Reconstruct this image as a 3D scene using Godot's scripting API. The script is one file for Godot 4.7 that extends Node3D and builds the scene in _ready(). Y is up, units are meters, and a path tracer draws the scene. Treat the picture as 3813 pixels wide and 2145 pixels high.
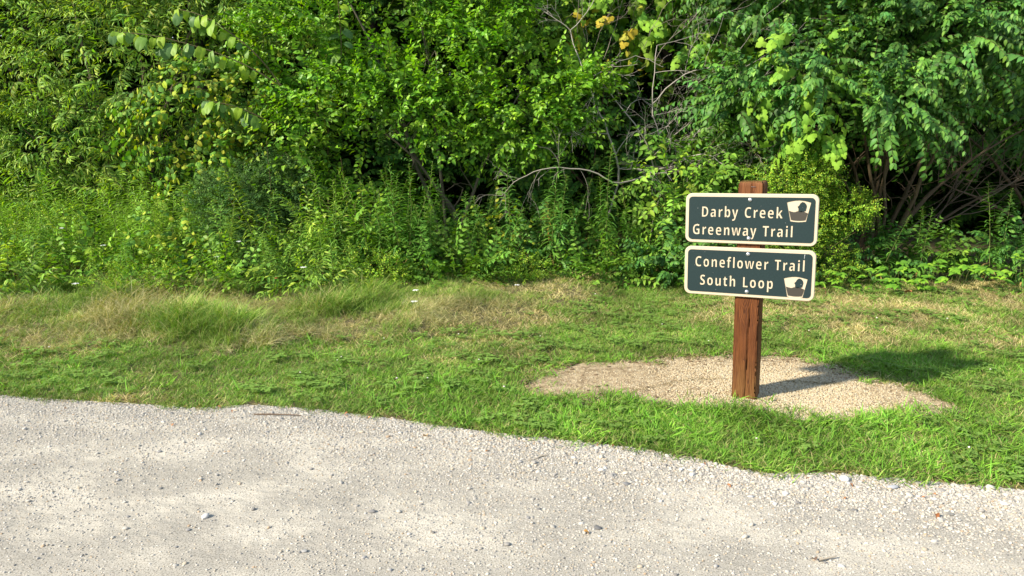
extends Node3D
# A timber post with two trail signs on a gravel pad beside a pale gravel path, mown grass behind it and a wall of summer shrubs.

var rng := RandomNumberGenerator.new()
var names := {}
var noise := FastNoiseLite.new()
var M := {}
var LEAF := {}
var SPRAY := {}
const LEAF_GAIN := Color(1.72, 1.7, 1.4)
const GRASS_GAIN := Color(1.36, 1.42, 1.2)
const CAM := Vector3(0, 1.5, 0)
var EDGE := PackedVector2Array([Vector2(-40, -9.6), Vector2(-12, -5.5), Vector2(-3.98, -4.29), Vector2(-2.94, -4.14), Vector2(-2.44, -4.05), Vector2(-1.98, -3.98), Vector2(-1.76, -3.93), Vector2(-1.47, -3.99), Vector2(-1.01, -3.90), Vector2(-0.6, -3.76), Vector2(-0.22, -3.62), Vector2(0.22, -3.50), Vector2(0.59, -3.40), Vector2(0.85, -3.29), Vector2(1.08, -3.12), Vector2(1.43, -3.12), Vector2(1.74, -3.05), Vector2(2.16, -2.96), Vector2(2.59, -2.82), Vector2(6, -1.8), Vector2(12, 0.2), Vector2(40, 11)])
var PAD := PackedVector2Array([Vector2(0.10, -4.34), Vector2(0.15, -4.6), Vector2(0.45, -4.80), Vector2(0.93, -4.86), Vector2(1.33, -4.95), Vector2(1.66, -4.98), Vector2(2.05, -4.87), Vector2(2.16, -4.6), Vector2(2.2, -4.44), Vector2(2.36, -4.33), Vector2(2.5, -4.1), Vector2(2.46, -3.9), Vector2(2.2, -3.79), Vector2(1.85, -3.74), Vector2(1.51, -3.72), Vector2(1.24, -3.82), Vector2(0.95, -3.94), Vector2(0.7, -4.0), Vector2(0.47, -4.01), Vector2(0.26, -4.1)])
const POST := Vector3(1.337, 0, -4.13)


# ------------------------------------------------------------------ helpers

func rf(a: float, b: float) -> float:
	return rng.randf_range(a, b)


func rv(s: float) -> Vector3:
	return Vector3(rf(-s, s), rf(-s, s), rf(-s, s))


func numbered(called: String) -> String:
	var k: int = names.get(called, 0)
	names[called] = k + 1
	return called if k == 0 else "%s_%03d" % [called, k]


func tag(o: Node3D, label := "", category := "", group := "", kind := "") -> Node3D:
	if label: o.set_meta("label", label)
	if category: o.set_meta("category", category)
	if group: o.set_meta("group", group)
	if kind: o.set_meta("kind", kind)
	return o


func thing(called: String, label: String, category: String, where: Vector3, turn := 0.0, group := "") -> Node3D:
	var o := Node3D.new()
	o.name = numbered(called)
	add_child(o)
	o.position = where
	o.rotation.y = turn
	tag(o, label, category, group)
	return o


func part(called: String, mesh: Mesh, mat: Material, parent: Node3D, t := Transform3D.IDENTITY) -> MeshInstance3D:
	var o := MeshInstance3D.new()
	o.mesh = mesh
	if mat: o.material_override = mat
	if parent == self:
		o.name = numbered(called)
	else:
		o.name = called
	parent.add_child(o, true)
	o.transform = t
	return o


func copies(called: String, mesh: Mesh, where: Array[Transform3D], tint: PackedColorArray, parent: Node3D) -> MultiMeshInstance3D:
	var mm := MultiMesh.new()
	mm.transform_format = MultiMesh.TRANSFORM_3D
	mm.use_colors = true
	mm.mesh = mesh
	mm.instance_count = where.size()
	for i in where.size():
		mm.set_instance_transform(i, where[i])
		mm.set_instance_color(i, tint[i])
	var o := MultiMeshInstance3D.new()
	o.multimesh = mm
	o.name = numbered(called) if parent == self else called
	parent.add_child(o, true)
	o.set_meta("kind", "stuff")
	return o


func frame(dir: Vector3, up: Vector3, at := Vector3.ZERO, s := 1.0) -> Transform3D:
	# y along dir, z as near to up as it can be
	var y := dir.normalized()
	var x := y.cross(up)
	if x.length() < 0.01: x = y.cross(Vector3(0.3, 0.2, 0.9))
	x = x.normalized()
	var z := x.cross(y)
	return Transform3D(Basis(x * s, y * s, z * s), at)


class MB:
	var v := PackedVector3Array()
	var n := PackedVector3Array()
	var c := PackedColorArray()
	var uv := PackedVector2Array()
	var i := PackedInt32Array()

	func vert(p: Vector3, col := Color.WHITE, t := Vector2.ZERO) -> int:
		v.append(p)
		c.append(col)
		uv.append(t)
		return v.size() - 1

	func tri(a: int, b: int, d: int) -> void:   # seen counter-clockwise from outside; stored clockwise
		i.append(a)
		i.append(d)
		i.append(b)

	func quad(a: int, b: int, d: int, e: int) -> void:
		tri(a, b, d)
		tri(a, d, e)

	func add(o: MB, t: Transform3D, tint := Color.WHITE) -> void:
		var at := v.size()
		for p in o.v: v.append(t * p)
		for q in o.c: c.append(q * tint)
		uv.append_array(o.uv)
		for k in o.i: i.append(at + k)

	func tube(path: PackedVector3Array, r0: float, r1: float, sides: int, col: Color, closed := false) -> void:
		var last := path.size() - 1
		var at := v.size()
		var side := Vector3.ZERO
		for k in path.size():
			var d := (path[mini(k + 1, last)] - path[maxi(k - 1, 0)]).normalized()
			if side == Vector3.ZERO: side = d.cross(Vector3(0.31, 0.2, 0.93)).normalized()
			side = (side - d * side.dot(d)).normalized()
			var other := d.cross(side)
			var r := lerpf(r0, r1, float(k) / last)
			for s in sides:
				var a := TAU * s / sides
				vert(path[k] + (side * cos(a) + other * sin(a)) * r, col, Vector2(float(s) / sides * 0.1, k * 0.1))
		for k in last:
			for s in sides:
				var s2 := (s + 1) % sides
				quad(at + k * sides + s, at + k * sides + s2, at + (k + 1) * sides + s2, at + (k + 1) * sides + s)
		if closed:
			for e in [0, last]:
				var m := vert(path[e], col)
				for s in sides:
					var a2: int = at + e * sides + s
					var b2: int = at + e * sides + (s + 1) % sides
					if e == 0: tri(m, b2, a2)
					else: tri(m, a2, b2)

	func done(mat: Material = null, flat := false, mesh: ArrayMesh = null) -> ArrayMesh:
		if mesh == null: mesh = ArrayMesh.new()
		if flat:
			var w := MB.new()
			for k in i: w.vert(v[k], c[k], uv[k])
			w.i = PackedInt32Array(range(i.size()))
			return w.done(mat, false, mesh)
		n.resize(v.size())
		n.fill(Vector3.ZERO)
		for k in range(0, i.size(), 3):
			var a := v[i[k]]
			var q := (v[i[k + 2]] - a).cross(v[i[k + 1]] - a)
			n[i[k]] += q
			n[i[k + 1]] += q
			n[i[k + 2]] += q
		for k in n.size():
			n[k] = n[k].normalized() if n[k].length_squared() > 1e-20 else Vector3.UP
		var arr := []
		arr.resize(Mesh.ARRAY_MAX)
		arr[Mesh.ARRAY_VERTEX] = v
		arr[Mesh.ARRAY_NORMAL] = n
		arr[Mesh.ARRAY_COLOR] = c
		arr[Mesh.ARRAY_TEX_UV] = uv
		arr[Mesh.ARRAY_INDEX] = i
		mesh.add_surface_from_arrays(Mesh.PRIMITIVE_TRIANGLES, arr)
		if mat: mesh.surface_set_material(mesh.get_surface_count() - 1, mat)
		return mesh


func curve(a: Vector3, b: Vector3, c: Vector3, steps: int, wob := 0.0) -> PackedVector3Array:
	var out := PackedVector3Array()
	for k in steps + 1:
		var t := float(k) / steps
		var p := a.lerp(b, t).lerp(b.lerp(c, t), t)
		if k > 0 and k < steps: p += rv(wob)
		out.append(p)
	return out


func through(points: Array, steps: int, wob := 0.0) -> PackedVector3Array:
	var out := PackedVector3Array()
	var last := points.size() - 1
	for k in last:
		var p0: Vector3 = points[maxi(k - 1, 0)]
		var p1: Vector3 = points[k]
		var p2: Vector3 = points[k + 1]
		var p3: Vector3 = points[mini(k + 2, last)]
		for s in steps:
			out.append(p1.cubic_interpolate(p2, p0, p3, float(s) / steps) + (rv(wob) if k + s > 0 else Vector3.ZERO))
	out.append(points[last])
	return out


func mat(called: String, rough: float, spec := 0.5, back := Color.BLACK) -> StandardMaterial3D:
	var m := StandardMaterial3D.new()
	m.resource_name = called
	m.vertex_color_use_as_albedo = true
	m.roughness = rough
	m.metallic_specular = spec
	m.cull_mode = BaseMaterial3D.CULL_DISABLED
	if back != Color.BLACK:
		m.backlight_enabled = true
		m.backlight = back
	M[called] = m
	return m


# ------------------------------------------------------------------ leaves

func leaf(length: float, width: float, shape: String, fold: float, curl: float, col: Color, seg := 5, rim := Color.TRANSPARENT) -> MB:
	var b := MB.new()
	if rim == Color.TRANSPARENT: rim = col
	var mid := col.lerp(Color(col.r * 1.25, col.g * 1.2, col.b * 1.3), 0.6)
	if shape == "lobed" or shape == "heart":
		# outline in polar form about a point on the midrib, with a ring between
		var pts: Array[Vector2] = []
		var steps := 17 if shape == "lobed" else 13
		for k in steps:
			var a := -PI + TAU * (k + 0.5) / steps            # 0 is the tip
			var r := 0.0
			if shape == "lobed":
				r = 0.5 + 0.15 * cos(a * 3.0) * (1.0 if absf(a) < 2.4 else 0.0) + (0.06 if k % 2 == 0 else -0.03)
				if absf(a) > 2.7: r = 0.27
			else:
				r = 0.47 + 0.10 * maxf(0.0, cos(a)) ** 3
				if absf(a) > 2.75: r = 0.36
				elif absf(a) > 2.1: r = 0.49
			pts.append(Vector2(sin(a) * r * width, (0.42 + cos(a) * r) * length))
		pts.append(Vector2(0, 1.02 * length))
		pts.sort_custom(func(p, q): return atan2(p.x, p.y - 0.42 * length) < atan2(q.x, q.y - 0.42 * length))
		var place := func(p: Vector2) -> Vector3:
			var t := p.y / length
			return Vector3(p.x * cos(fold), length * (sin(curl * t) / maxf(curl, 0.01)), -length * (1 - cos(curl * t)) / maxf(curl, 0.01) + absf(p.x) * sin(fold) - 1.3 * p.x * p.x / width * 0.6)
		var cen := b.vert(place.call(Vector2(0, 0.42 * length)), mid)
		var ring := []
		var out := []
		for p in pts:
			ring.append(b.vert(place.call(Vector2(0, 0.42 * length).lerp(p, 0.55)), col))
			out.append(b.vert(place.call(p), rim))
		for k in pts.size():
			var k2 := (k + 1) % pts.size()
			b.tri(cen, ring[k2], ring[k])
			b.quad(ring[k2], out[k2], out[k], ring[k])
		return b
	var rows := []
	for k in seg + 1:
		var t := float(k) / seg
		var w := 0.0
		match shape:
			"lance": w = pow(sin(PI * pow(t, 0.8)), 0.9) if t < 1 else 0.0
			"ovate": w = pow(sin(PI * pow(t, 0.72)), 0.8) * (1.0 - 0.25 * t) * 1.15
			"round": w = pow(sin(PI * pow(t, 0.85)), 0.55)
			"blade": w = (1.0 - t * t) * (0.7 + 0.3 * minf(1.0, t * 4.0))
		w *= width * 0.5
		var y := length * (sin(curl * t) / curl if absf(curl) > 0.01 else t)
		var z := -length * ((1 - cos(curl * t)) / curl if absf(curl) > 0.01 else 0.0)
		var m := b.vert(Vector3(0, y, z), mid)
		if k == 0 and shape != "blade" or k == seg:
			rows.append([m, m, m])
		else:
			rows.append([b.vert(Vector3(-w * cos(fold), y, z + w * sin(fold)), rim), m, b.vert(Vector3(w * cos(fold), y, z + w * sin(fold)), rim)])
	for k in seg:
		var p = rows[k]
		var q = rows[k + 1]
		for s in 2:
			if p[s] != p[s + 1]: b.tri(p[s], p[s + 1], q[s + 1])
			if q[s] != q[s + 1]: b.tri(p[s], q[s + 1], q[s])
	return b


func leaves_of(key: String, shape: String, length: float, width: float, colours: Array, fold := 0.35, curl := 0.5, seg := 5) -> void:
	var set := []
	for k in colours.size() * 2:
		var col: Color = colours[k % colours.size()] * LEAF_GAIN
		set.append(leaf(length * rf(0.85, 1.12), width * rf(0.85, 1.1), shape, fold * rf(0.4, 1.4), curl * rf(0.3, 1.6), col, seg))
	LEAF[key] = set


# A spray is a twig with its leaves: y along the twig, z to the sky.
func spray(key: String, leaf_key: String, length: float, nodes: int, per_node: int, lat: float, fwd: float, droop: float, bend: float, mats: Array, variants := 4, twig_r := 0.0025, twig_col := Color(0.05, 0.045, 0.02), stalk := 0.01, messy := 0.3) -> void:
	var set := []
	var kinds: Array = LEAF[leaf_key]
	for n in variants:
		var path := PackedVector3Array()
		var wob := rf(-0.25, 0.25)
		var b := bend * rf(0.6, 1.4)
		for k in 7:
			var t := k / 6.0
			path.append(Vector3(sin(wob * t * 3.0) * 0.06 * length, length * (sin(b * t) / b), -length * (1 - cos(b * t)) / b))
		var twig := MB.new()
		twig.tube(path, twig_r, twig_r * 0.4, 4, twig_col)
		var green := MB.new()
		var list := []
		for k in nodes:
			var t := (k + 0.6) / nodes
			var x := t * 6.0
			var f := int(minf(x, 5.0))
			var p := path[f].lerp(path[f + 1], x - f)
			var d := (path[f + 1] - path[f]).normalized()
			for s in per_node:
				var side := 1.0 if (k + s) % 2 == 0 else -1.0
				if per_node > 2: side = cos(TAU * s / per_node + k)
				var dir := (Vector3.RIGHT * side * lat * rf(0.7, 1.3) + d * fwd * rf(0.6, 1.4) + Vector3(0, 0, -1) * droop * rf(0.4, 1.5) + rv(messy)).normalized()
				if k == nodes - 1 and s == 0: dir = (d + Vector3(0, 0, -0.4 * droop) + rv(0.2)).normalized()
				var nrm := Vector3(rf(-0.45, 0.45), 0.55 + rf(-0.3, 0.3), 1.0) + rv(messy)
				var grow := rf(0.72, 1.1) * (1.0 - 0.35 * t * t)
				var tr := frame(dir, nrm, p + dir * stalk * 0.5, grow)
				var q := rng.randi() % kinds.size()
				var tone := rf(0.82, 1.18)
				list.append([q, tr])
				green.add(kinds[q], tr, Color(tone * rf(0.93, 1.07), tone, tone))
		var mesh := green.done(M[mats[0]])
		twig.done(M[mats[1]], false, mesh)
		set.append({"mesh": mesh, "leaves": list, "twig": twig.done(M[mats[1]])})
	SPRAY[key] = set


var solo_meshes := {}
func solo(leaf_key: String, q: int, m: String) -> ArrayMesh:
	var id := "%s/%d" % [leaf_key, q]
	if not solo_meshes.has(id):
		var b: MB = LEAF[leaf_key][q]
		var copy := MB.new()
		copy.add(b, Transform3D.IDENTITY)
		solo_meshes[id] = copy.done(M[m])
	return solo_meshes[id]


# Foliage on a thing: sprays spread through blobs [centre, radii]; the ones nearest to the path are built leaf by leaf.
func foliage(o: Node3D, blobs: Array, key: String, leaf_key: String, count: int, single: int, look: Dictionary = {}) -> void:
	var set: Array = SPRAY[key]
	var lift: float = look.get("lift", 0.35)
	var out_w: float = look.get("out", 0.8)
	var tone_lo: float = look.get("lo", 0.6)
	var tone_hi: float = look.get("hi", 1.3)
	var grow: float = look.get("size", 1.0)
	var gap: float = look.get("gap", -0.35)
	var front: float = look.get("front", 0.62)
	var roll: float = look.get("roll", 0.75)
	var m: String = look.get("mat", "leaf")
	var total := 0.0
	var weights := []
	for bl in blobs:
		var r: Vector3 = bl[1]
		total += pow(r.x * r.y * r.z, 0.66)
		weights.append(total)
	var all := []
	var tries := 0
	while all.size() < count and tries < count * 6:
		tries += 1
		var pick := rf(0, total)
		var k := 0
		while weights[k] < pick: k += 1
		var bl = blobs[k]
		var u := Vector3(rng.randfn(), rng.randfn(), rng.randfn()).normalized()
		if u.z < 0 and rng.randf() < front: u.z = -u.z
		var c: Vector3 = bl[0]
		var r: Vector3 = bl[1]
		var shell := pow(rf(0.06, 1.0), 0.34)
		var p := c + u * r * shell * (1.0 + 0.45 * noise.get_noise_3dv((c + u * r) * 55.0))
		if p.y < 0.08: continue
		if noise.get_noise_3dv(Vector3(p.x * 110.0, p.y * 170.0, p.z * 70.0) + Vector3(31, 7, 3) + o.position * 90.0) < gap: continue
		var d := (u * out_w + Vector3(0, lift, 0) + Vector3(-0.16, 0, 0.22) + rv(0.55)).normalized()
		var t := frame(d, Vector3(rf(-roll, roll), 1, rf(-roll, roll + 0.3)), p, grow * rf(0.75, 1.2))
		all.append([p.z * 1.0 - absf(p.x) * 0.15 + (shell - 1.0) * 0.5 + rf(-0.1, 0.1), t, rng.randi() % set.size()])
	all.sort_custom(func(a, b): return a[0] > b[0])
	var done := 0
	var at := 0
	while done < single and at < all.size():
		var e = all[at]
		var s = set[e[2]]
		part("twig", s.twig, null, o, e[1])
		for l in s.leaves:
			part("leaf", solo(leaf_key, l[0], m), null, o, e[1] * l[1])
			done += 1
		at += 1
	for v in set.size():
		var where: Array[Transform3D] = []
		var tint := PackedColorArray()
		for k in range(at, all.size()):
			if all[k][2] == v:
				where.append(all[k][1])
				var g := rf(tone_lo, tone_hi)
				tint.append(Color(g * rf(0.88, 1.16), g, g * rf(0.85, 1.15)))
		if where.size():
			copies("foliage", set[v].mesh, where, tint, o)


func stems(o: Node3D, base: Vector3, ends: Array, r: float, m: String, col: Color, spread := 0.25) -> void:
	for e in ends:
		var b := MB.new()
		var root := base + Vector3(rf(-spread, spread), -0.03, rf(-spread, spread) * 0.6)
		var knee := root.lerp(e, 0.45) + Vector3(0, 0.25 * (e.y - root.y), 0) + rv(0.12)
		var path := curve(root, knee, e, 9, 0.018)
		var rr := r * rf(0.7, 1.25)
		b.tube(path, rr, rr * 0.3, 7, col * rf(0.75, 1.25))
		var st := part("stem", b.done(M[m]), null, o)
		for k in 3:
			var f := MB.new()
			var p := path[rng.randi_range(3, 8)]
			f.tube(curve(p, p + rv(0.25) + Vector3(0, 0.15, 0.05), p + rv(0.5) + Vector3(0, 0.3, 0.15), 5, 0.012), rr * 0.35, rr * 0.1, 5, col)
			part("branch", f.done(M[m]), null, st)


# Leafless wood: crooked limbs that fork into twigs.
func fork(b: MB, p: Vector3, d: Vector3, length: float, r: float, depth: int, col: Color, sag := 0.0) -> void:
	var path := PackedVector3Array([p])
	var steps := 6
	for k in steps:
		d = (d + rv(0.26) + Vector3(0, -sag, 0)).normalized()
		p += d * length / steps
		path.append(p)
	b.tube(path, r, r * 0.5, 5 if r > 0.004 else 4, col * rf(0.8, 1.2))
	if depth > 0:
		for k in rng.randi_range(3, 5):
			var at := path[rng.randi_range(2, steps)]
			fork(b, at, (d + rv(0.95)).normalized(), length * rf(0.45, 0.75), r * 0.52, depth - 1, col, sag)


# ------------------------------------------------------------------ ground

func edge_z(x: float) -> float:
	for k in EDGE.size() - 1:
		if x < EDGE[k + 1].x:
			return lerpf(EDGE[k].y, EDGE[k + 1].y, (x - EDGE[k].x) / (EDGE[k + 1].x - EDGE[k].x))
	return EDGE[-1].y


func pad_depth(x: float, z: float) -> float:      # metres inside the pad's outline, negative outside
	var p := Vector2(x, z)
	if x < -0.4 or x > 3.1 or z < -5.6 or z > -3.3: return -1.0
	var best := 9.0
	for k in PAD.size():
		best = minf(best, p.distance_to(Geometry2D.get_closest_point_to_segment(p, PAD[k], PAD[(k + 1) % PAD.size()])))
	return best if Geometry2D.is_point_in_polygon(p, PAD) else -best


func tall_front(x: float) -> float:               # the mower's line: tall grass beyond it
	if x < -1.9: return -5.1 + 0.1 * sin(x * 2.1) + 0.06 * sin(x * 5.3)
	if x < -0.8: return lerpf(-5.1, -5.35, (x + 1.9) / 1.1)
	if x < 0.4: return lerpf(-5.35, -6.15, (x + 0.8) / 1.2)
	if x < 1.2: return lerpf(-6.15, -7.2, (x - 0.4) / 0.8)
	return -7.3 + minf(0.35, (x - 1.2) * 0.3) + 0.08 * sin(x * 4.0)


func brush_front(x: float) -> float:
	if x < -3.0: return -6.5 + 0.12 * sin(x * 3.0)
	if x < -1.0: return lerpf(-6.55, -6.95, (x + 3.0) / 2.0)
	if x < 1.0: return lerpf(-6.95, -7.5, (x + 1.0) / 2.0)
	if x < 2.6: return lerpf(-7.5, -7.1, (x - 1.0) / 1.6)
	return -7.1 - 0.05 * sin(x * 3.0)


func ground_y(x: float, z: float) -> float:
	var into := z - edge_z(x)
	if into > 0.12: return -0.025
	var y := 0.014 * noise.get_noise_2d(x * 60.0, z * 60.0) + 0.02 * noise.get_noise_2d(x * 14.0 + 50.0, z * 14.0)
	var beyond := tall_front(x) - z
	if x < 1.0 and beyond > -0.3: y += 0.09 * smoothstep(-0.3, 0.5, beyond)
	y *= smoothstep(0.0, 0.5, -into)
	var pd := pad_depth(x, z)
	if pd > -0.25: y = lerpf(y, -0.02, smoothstep(-0.25, 0.06, pd))
	if into > -0.02: y = -0.025 * smoothstep(-0.02, 0.12, into)
	return y


func noise_tex(freq: float, stops: Array, kind := FastNoiseLite.TYPE_SIMPLEX_SMOOTH, size := 1024, oct := 5, sd := 1, normalise := true) -> NoiseTexture2D:
	var f := FastNoiseLite.new()
	f.noise_type = kind
	f.frequency = freq
	f.seed = sd
	f.fractal_octaves = oct
	if kind == FastNoiseLite.TYPE_CELLULAR:
		f.cellular_return_type = FastNoiseLite.RETURN_DISTANCE
		f.fractal_type = FastNoiseLite.FRACTAL_FBM if oct > 1 else FastNoiseLite.FRACTAL_NONE
	var t := NoiseTexture2D.new()
	t.width = size
	t.height = size
	t.seamless = true
	t.normalize = normalise
	t.noise = f
	if stops.size():
		var g := Gradient.new()
		g.offsets = PackedFloat32Array(stops.map(func(s): return s[0]))
		g.colors = PackedColorArray(stops.map(func(s): return s[1].linear_to_srgb()))
		t.color_ramp = g
	return t


func surface_mat(called: String, albedo: Texture2D, scale: float, bump: Texture2D, bump_cm: float, rough := 0.95) -> StandardMaterial3D:
	var m := StandardMaterial3D.new()
	m.resource_name = called
	m.albedo_texture = albedo
	m.uv1_triplanar = true
	m.uv1_world_triplanar = true
	m.uv1_scale = Vector3.ONE * scale
	m.roughness = rough
	m.metallic_specular = 0.3
	if bump:
		m.heightmap_enabled = true
		m.heightmap_texture = bump
		m.heightmap_scale = bump_cm
	M[called] = m
	return m


func blade_tuft(count: int, len_lo: float, len_hi: float, w: float, spread: float, lean: float, curl: float, cols: Array, seg := 3) -> ArrayMesh:
	var b := MB.new()
	for k in count:
		var a := rf(0, TAU)
		var d := Vector3(cos(a) * lean * rf(0.2, 1.2), 1.0, sin(a) * lean * rf(0.2, 1.2)).normalized()
		var col: Color = cols[rng.randi() % cols.size()]
		var s := rf(0.8, 1.2)
		col *= GRASS_GAIN
		var l := leaf(rf(len_lo, len_hi), w * rf(0.7, 1.3), "blade", 0.3, curl * rf(0.3, 1.5), Color(col.r * s, col.g * s, col.b * s), seg)
		# the curl bends a blade towards -z, so z points back over the tuft
		b.add(l, frame(d, -Vector3(cos(a + rf(-0.6, 0.6)), 0.2, sin(a + rf(-0.6, 0.6))), Vector3(rf(-spread, spread), -0.004, rf(-spread, spread))))
	return b.done(M.grass)


func stone_mesh(sd: int) -> ArrayMesh:
	# a pebble: an icosahedron with each face split, pushed about
	var g := (1.0 + sqrt(5.0)) / 2.0
	var base: Array[Vector3] = []
	for s in [-1.0, 1.0]:
		for q in [-g, g]:
			base.append(Vector3(0, s, q))
			base.append(Vector3(s, q, 0))
			base.append(Vector3(q, 0, s))
	var pts := PackedVector3Array()
	for p in base: pts.append(p.normalized())
	for a in 12:
		for b2 in range(a + 1, 12):
			if base[a].distance_to(base[b2]) < 2.1: pts.append((base[a] + base[b2]).normalized())
	var b := MB.new()
	var f := FastNoiseLite.new()
	f.seed = sd
	f.frequency = 0.9
	for p in pts:
		b.vert(p * (1.0 + 0.38 * f.get_noise_3dv(p)) * Vector3(1, 0.62, 0.8) * 0.5)
	var mid := func(a: int, c: int) -> int:
		var m := (base[a] + base[c]).normalized()
		for k in range(12, pts.size()):
			if pts[k].distance_to(m) < 0.01: return k
		return -1
	for a in 12:
		for c in range(a + 1, 12):
			for d in range(c + 1, 12):
				if base[a].distance_to(base[c]) < 2.1 and base[c].distance_to(base[d]) < 2.1 and base[a].distance_to(base[d]) < 2.1:
					var q := [a, c, d]
					if (base[c] - base[a]).cross(base[d] - base[a]).dot(base[a]) < 0: q = [a, d, c]
					var m0: int = mid.call(q[0], q[1])
					var m1: int = mid.call(q[1], q[2])
					var m2: int = mid.call(q[2], q[0])
					b.tri(q[0], m0, m2)
					b.tri(m0, q[1], m1)
					b.tri(m2, m1, q[2])
					b.tri(m0, m1, m2)
	return b.done(M.stone)


# ------------------------------------------------------------------ signs

func rounded(w: float, h: float, r: float, steps := 6) -> PackedVector2Array:
	var out := PackedVector2Array()
	for c in [[1, 1, 0.0], [-1, 1, 0.5], [-1, -1, 1.0], [1, -1, 1.5]]:
		for k in steps + 1:
			var a: float = PI * (c[2] + 0.5 * k / steps)
			out.append(Vector2(c[0] * (w / 2 - r) + cos(a) * r, c[1] * (h / 2 - r) + sin(a) * r))
	return out


func slab(outline: PackedVector2Array, z0: float, z1: float, bevel := 0.0, col := Color.WHITE) -> MB:
	# outline counter-clockwise, front at z1
	if Geometry2D.is_polygon_clockwise(outline):
		outline.reverse()
	var b := MB.new()
	var inner := outline
	if bevel > 0:
		inner = PackedVector2Array()
		for k in outline.size():
			var p := outline[k]
			var e := (outline[(k + 1) % outline.size()] - outline[k - 1]).normalized()
			inner.append(p + Vector2(-e.y, e.x) * bevel)
	var n := outline.size()
	var loops := [[outline, z0], [outline, z1 - bevel], [inner, z1]]
	for k in 2:
		var at := b.v.size()
		for p in loops[k][0]: b.vert(Vector3(p.x, p.y, loops[k][1]), col)
		for p in loops[k + 1][0]: b.vert(Vector3(p.x, p.y, loops[k + 1][1]), col)
		for s in n: b.quad(at + s, at + (s + 1) % n, at + n + (s + 1) % n, at + n + s)
	var tris := Geometry2D.triangulate_polygon(inner)
	var f := b.v.size()
	for p in inner: b.vert(Vector3(p.x, p.y, z1), col)
	var r := b.v.size()
	for p in outline: b.vert(Vector3(p.x, p.y, z0), col)
	for k in range(0, tris.size(), 3):
		var o := tris[k]
		var p := tris[k + 1]
		var q := tris[k + 2]
		if (inner[p] - inner[o]).cross(inner[q] - inner[o]) < 0:
			var sw := p
			p = q
			q = sw
		b.tri(f + o, f + p, f + q)
		b.tri(r + o, r + q, r + p)
	return b


func words(text: String, em: float, width: float, depth: float) -> Array:
	var f := SystemFont.new()
	f.font_names = PackedStringArray(["Droid Sans"])
	f.font_weight = 700
	var fv := FontVariation.new()
	fv.base_font = f
	fv.spacing_glyph = 8
	fv.variation_embolden = -0.25
	fv.spacing_space = 12
	var t := TextMesh.new()
	t.text = text
	t.font = fv
	t.font_size = 96
	t.pixel_size = em / 96.0
	t.depth = depth
	t.curve_step = 1.5
	var box := t.get_aabb()
	return [t, width / box.size.x, box]


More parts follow.
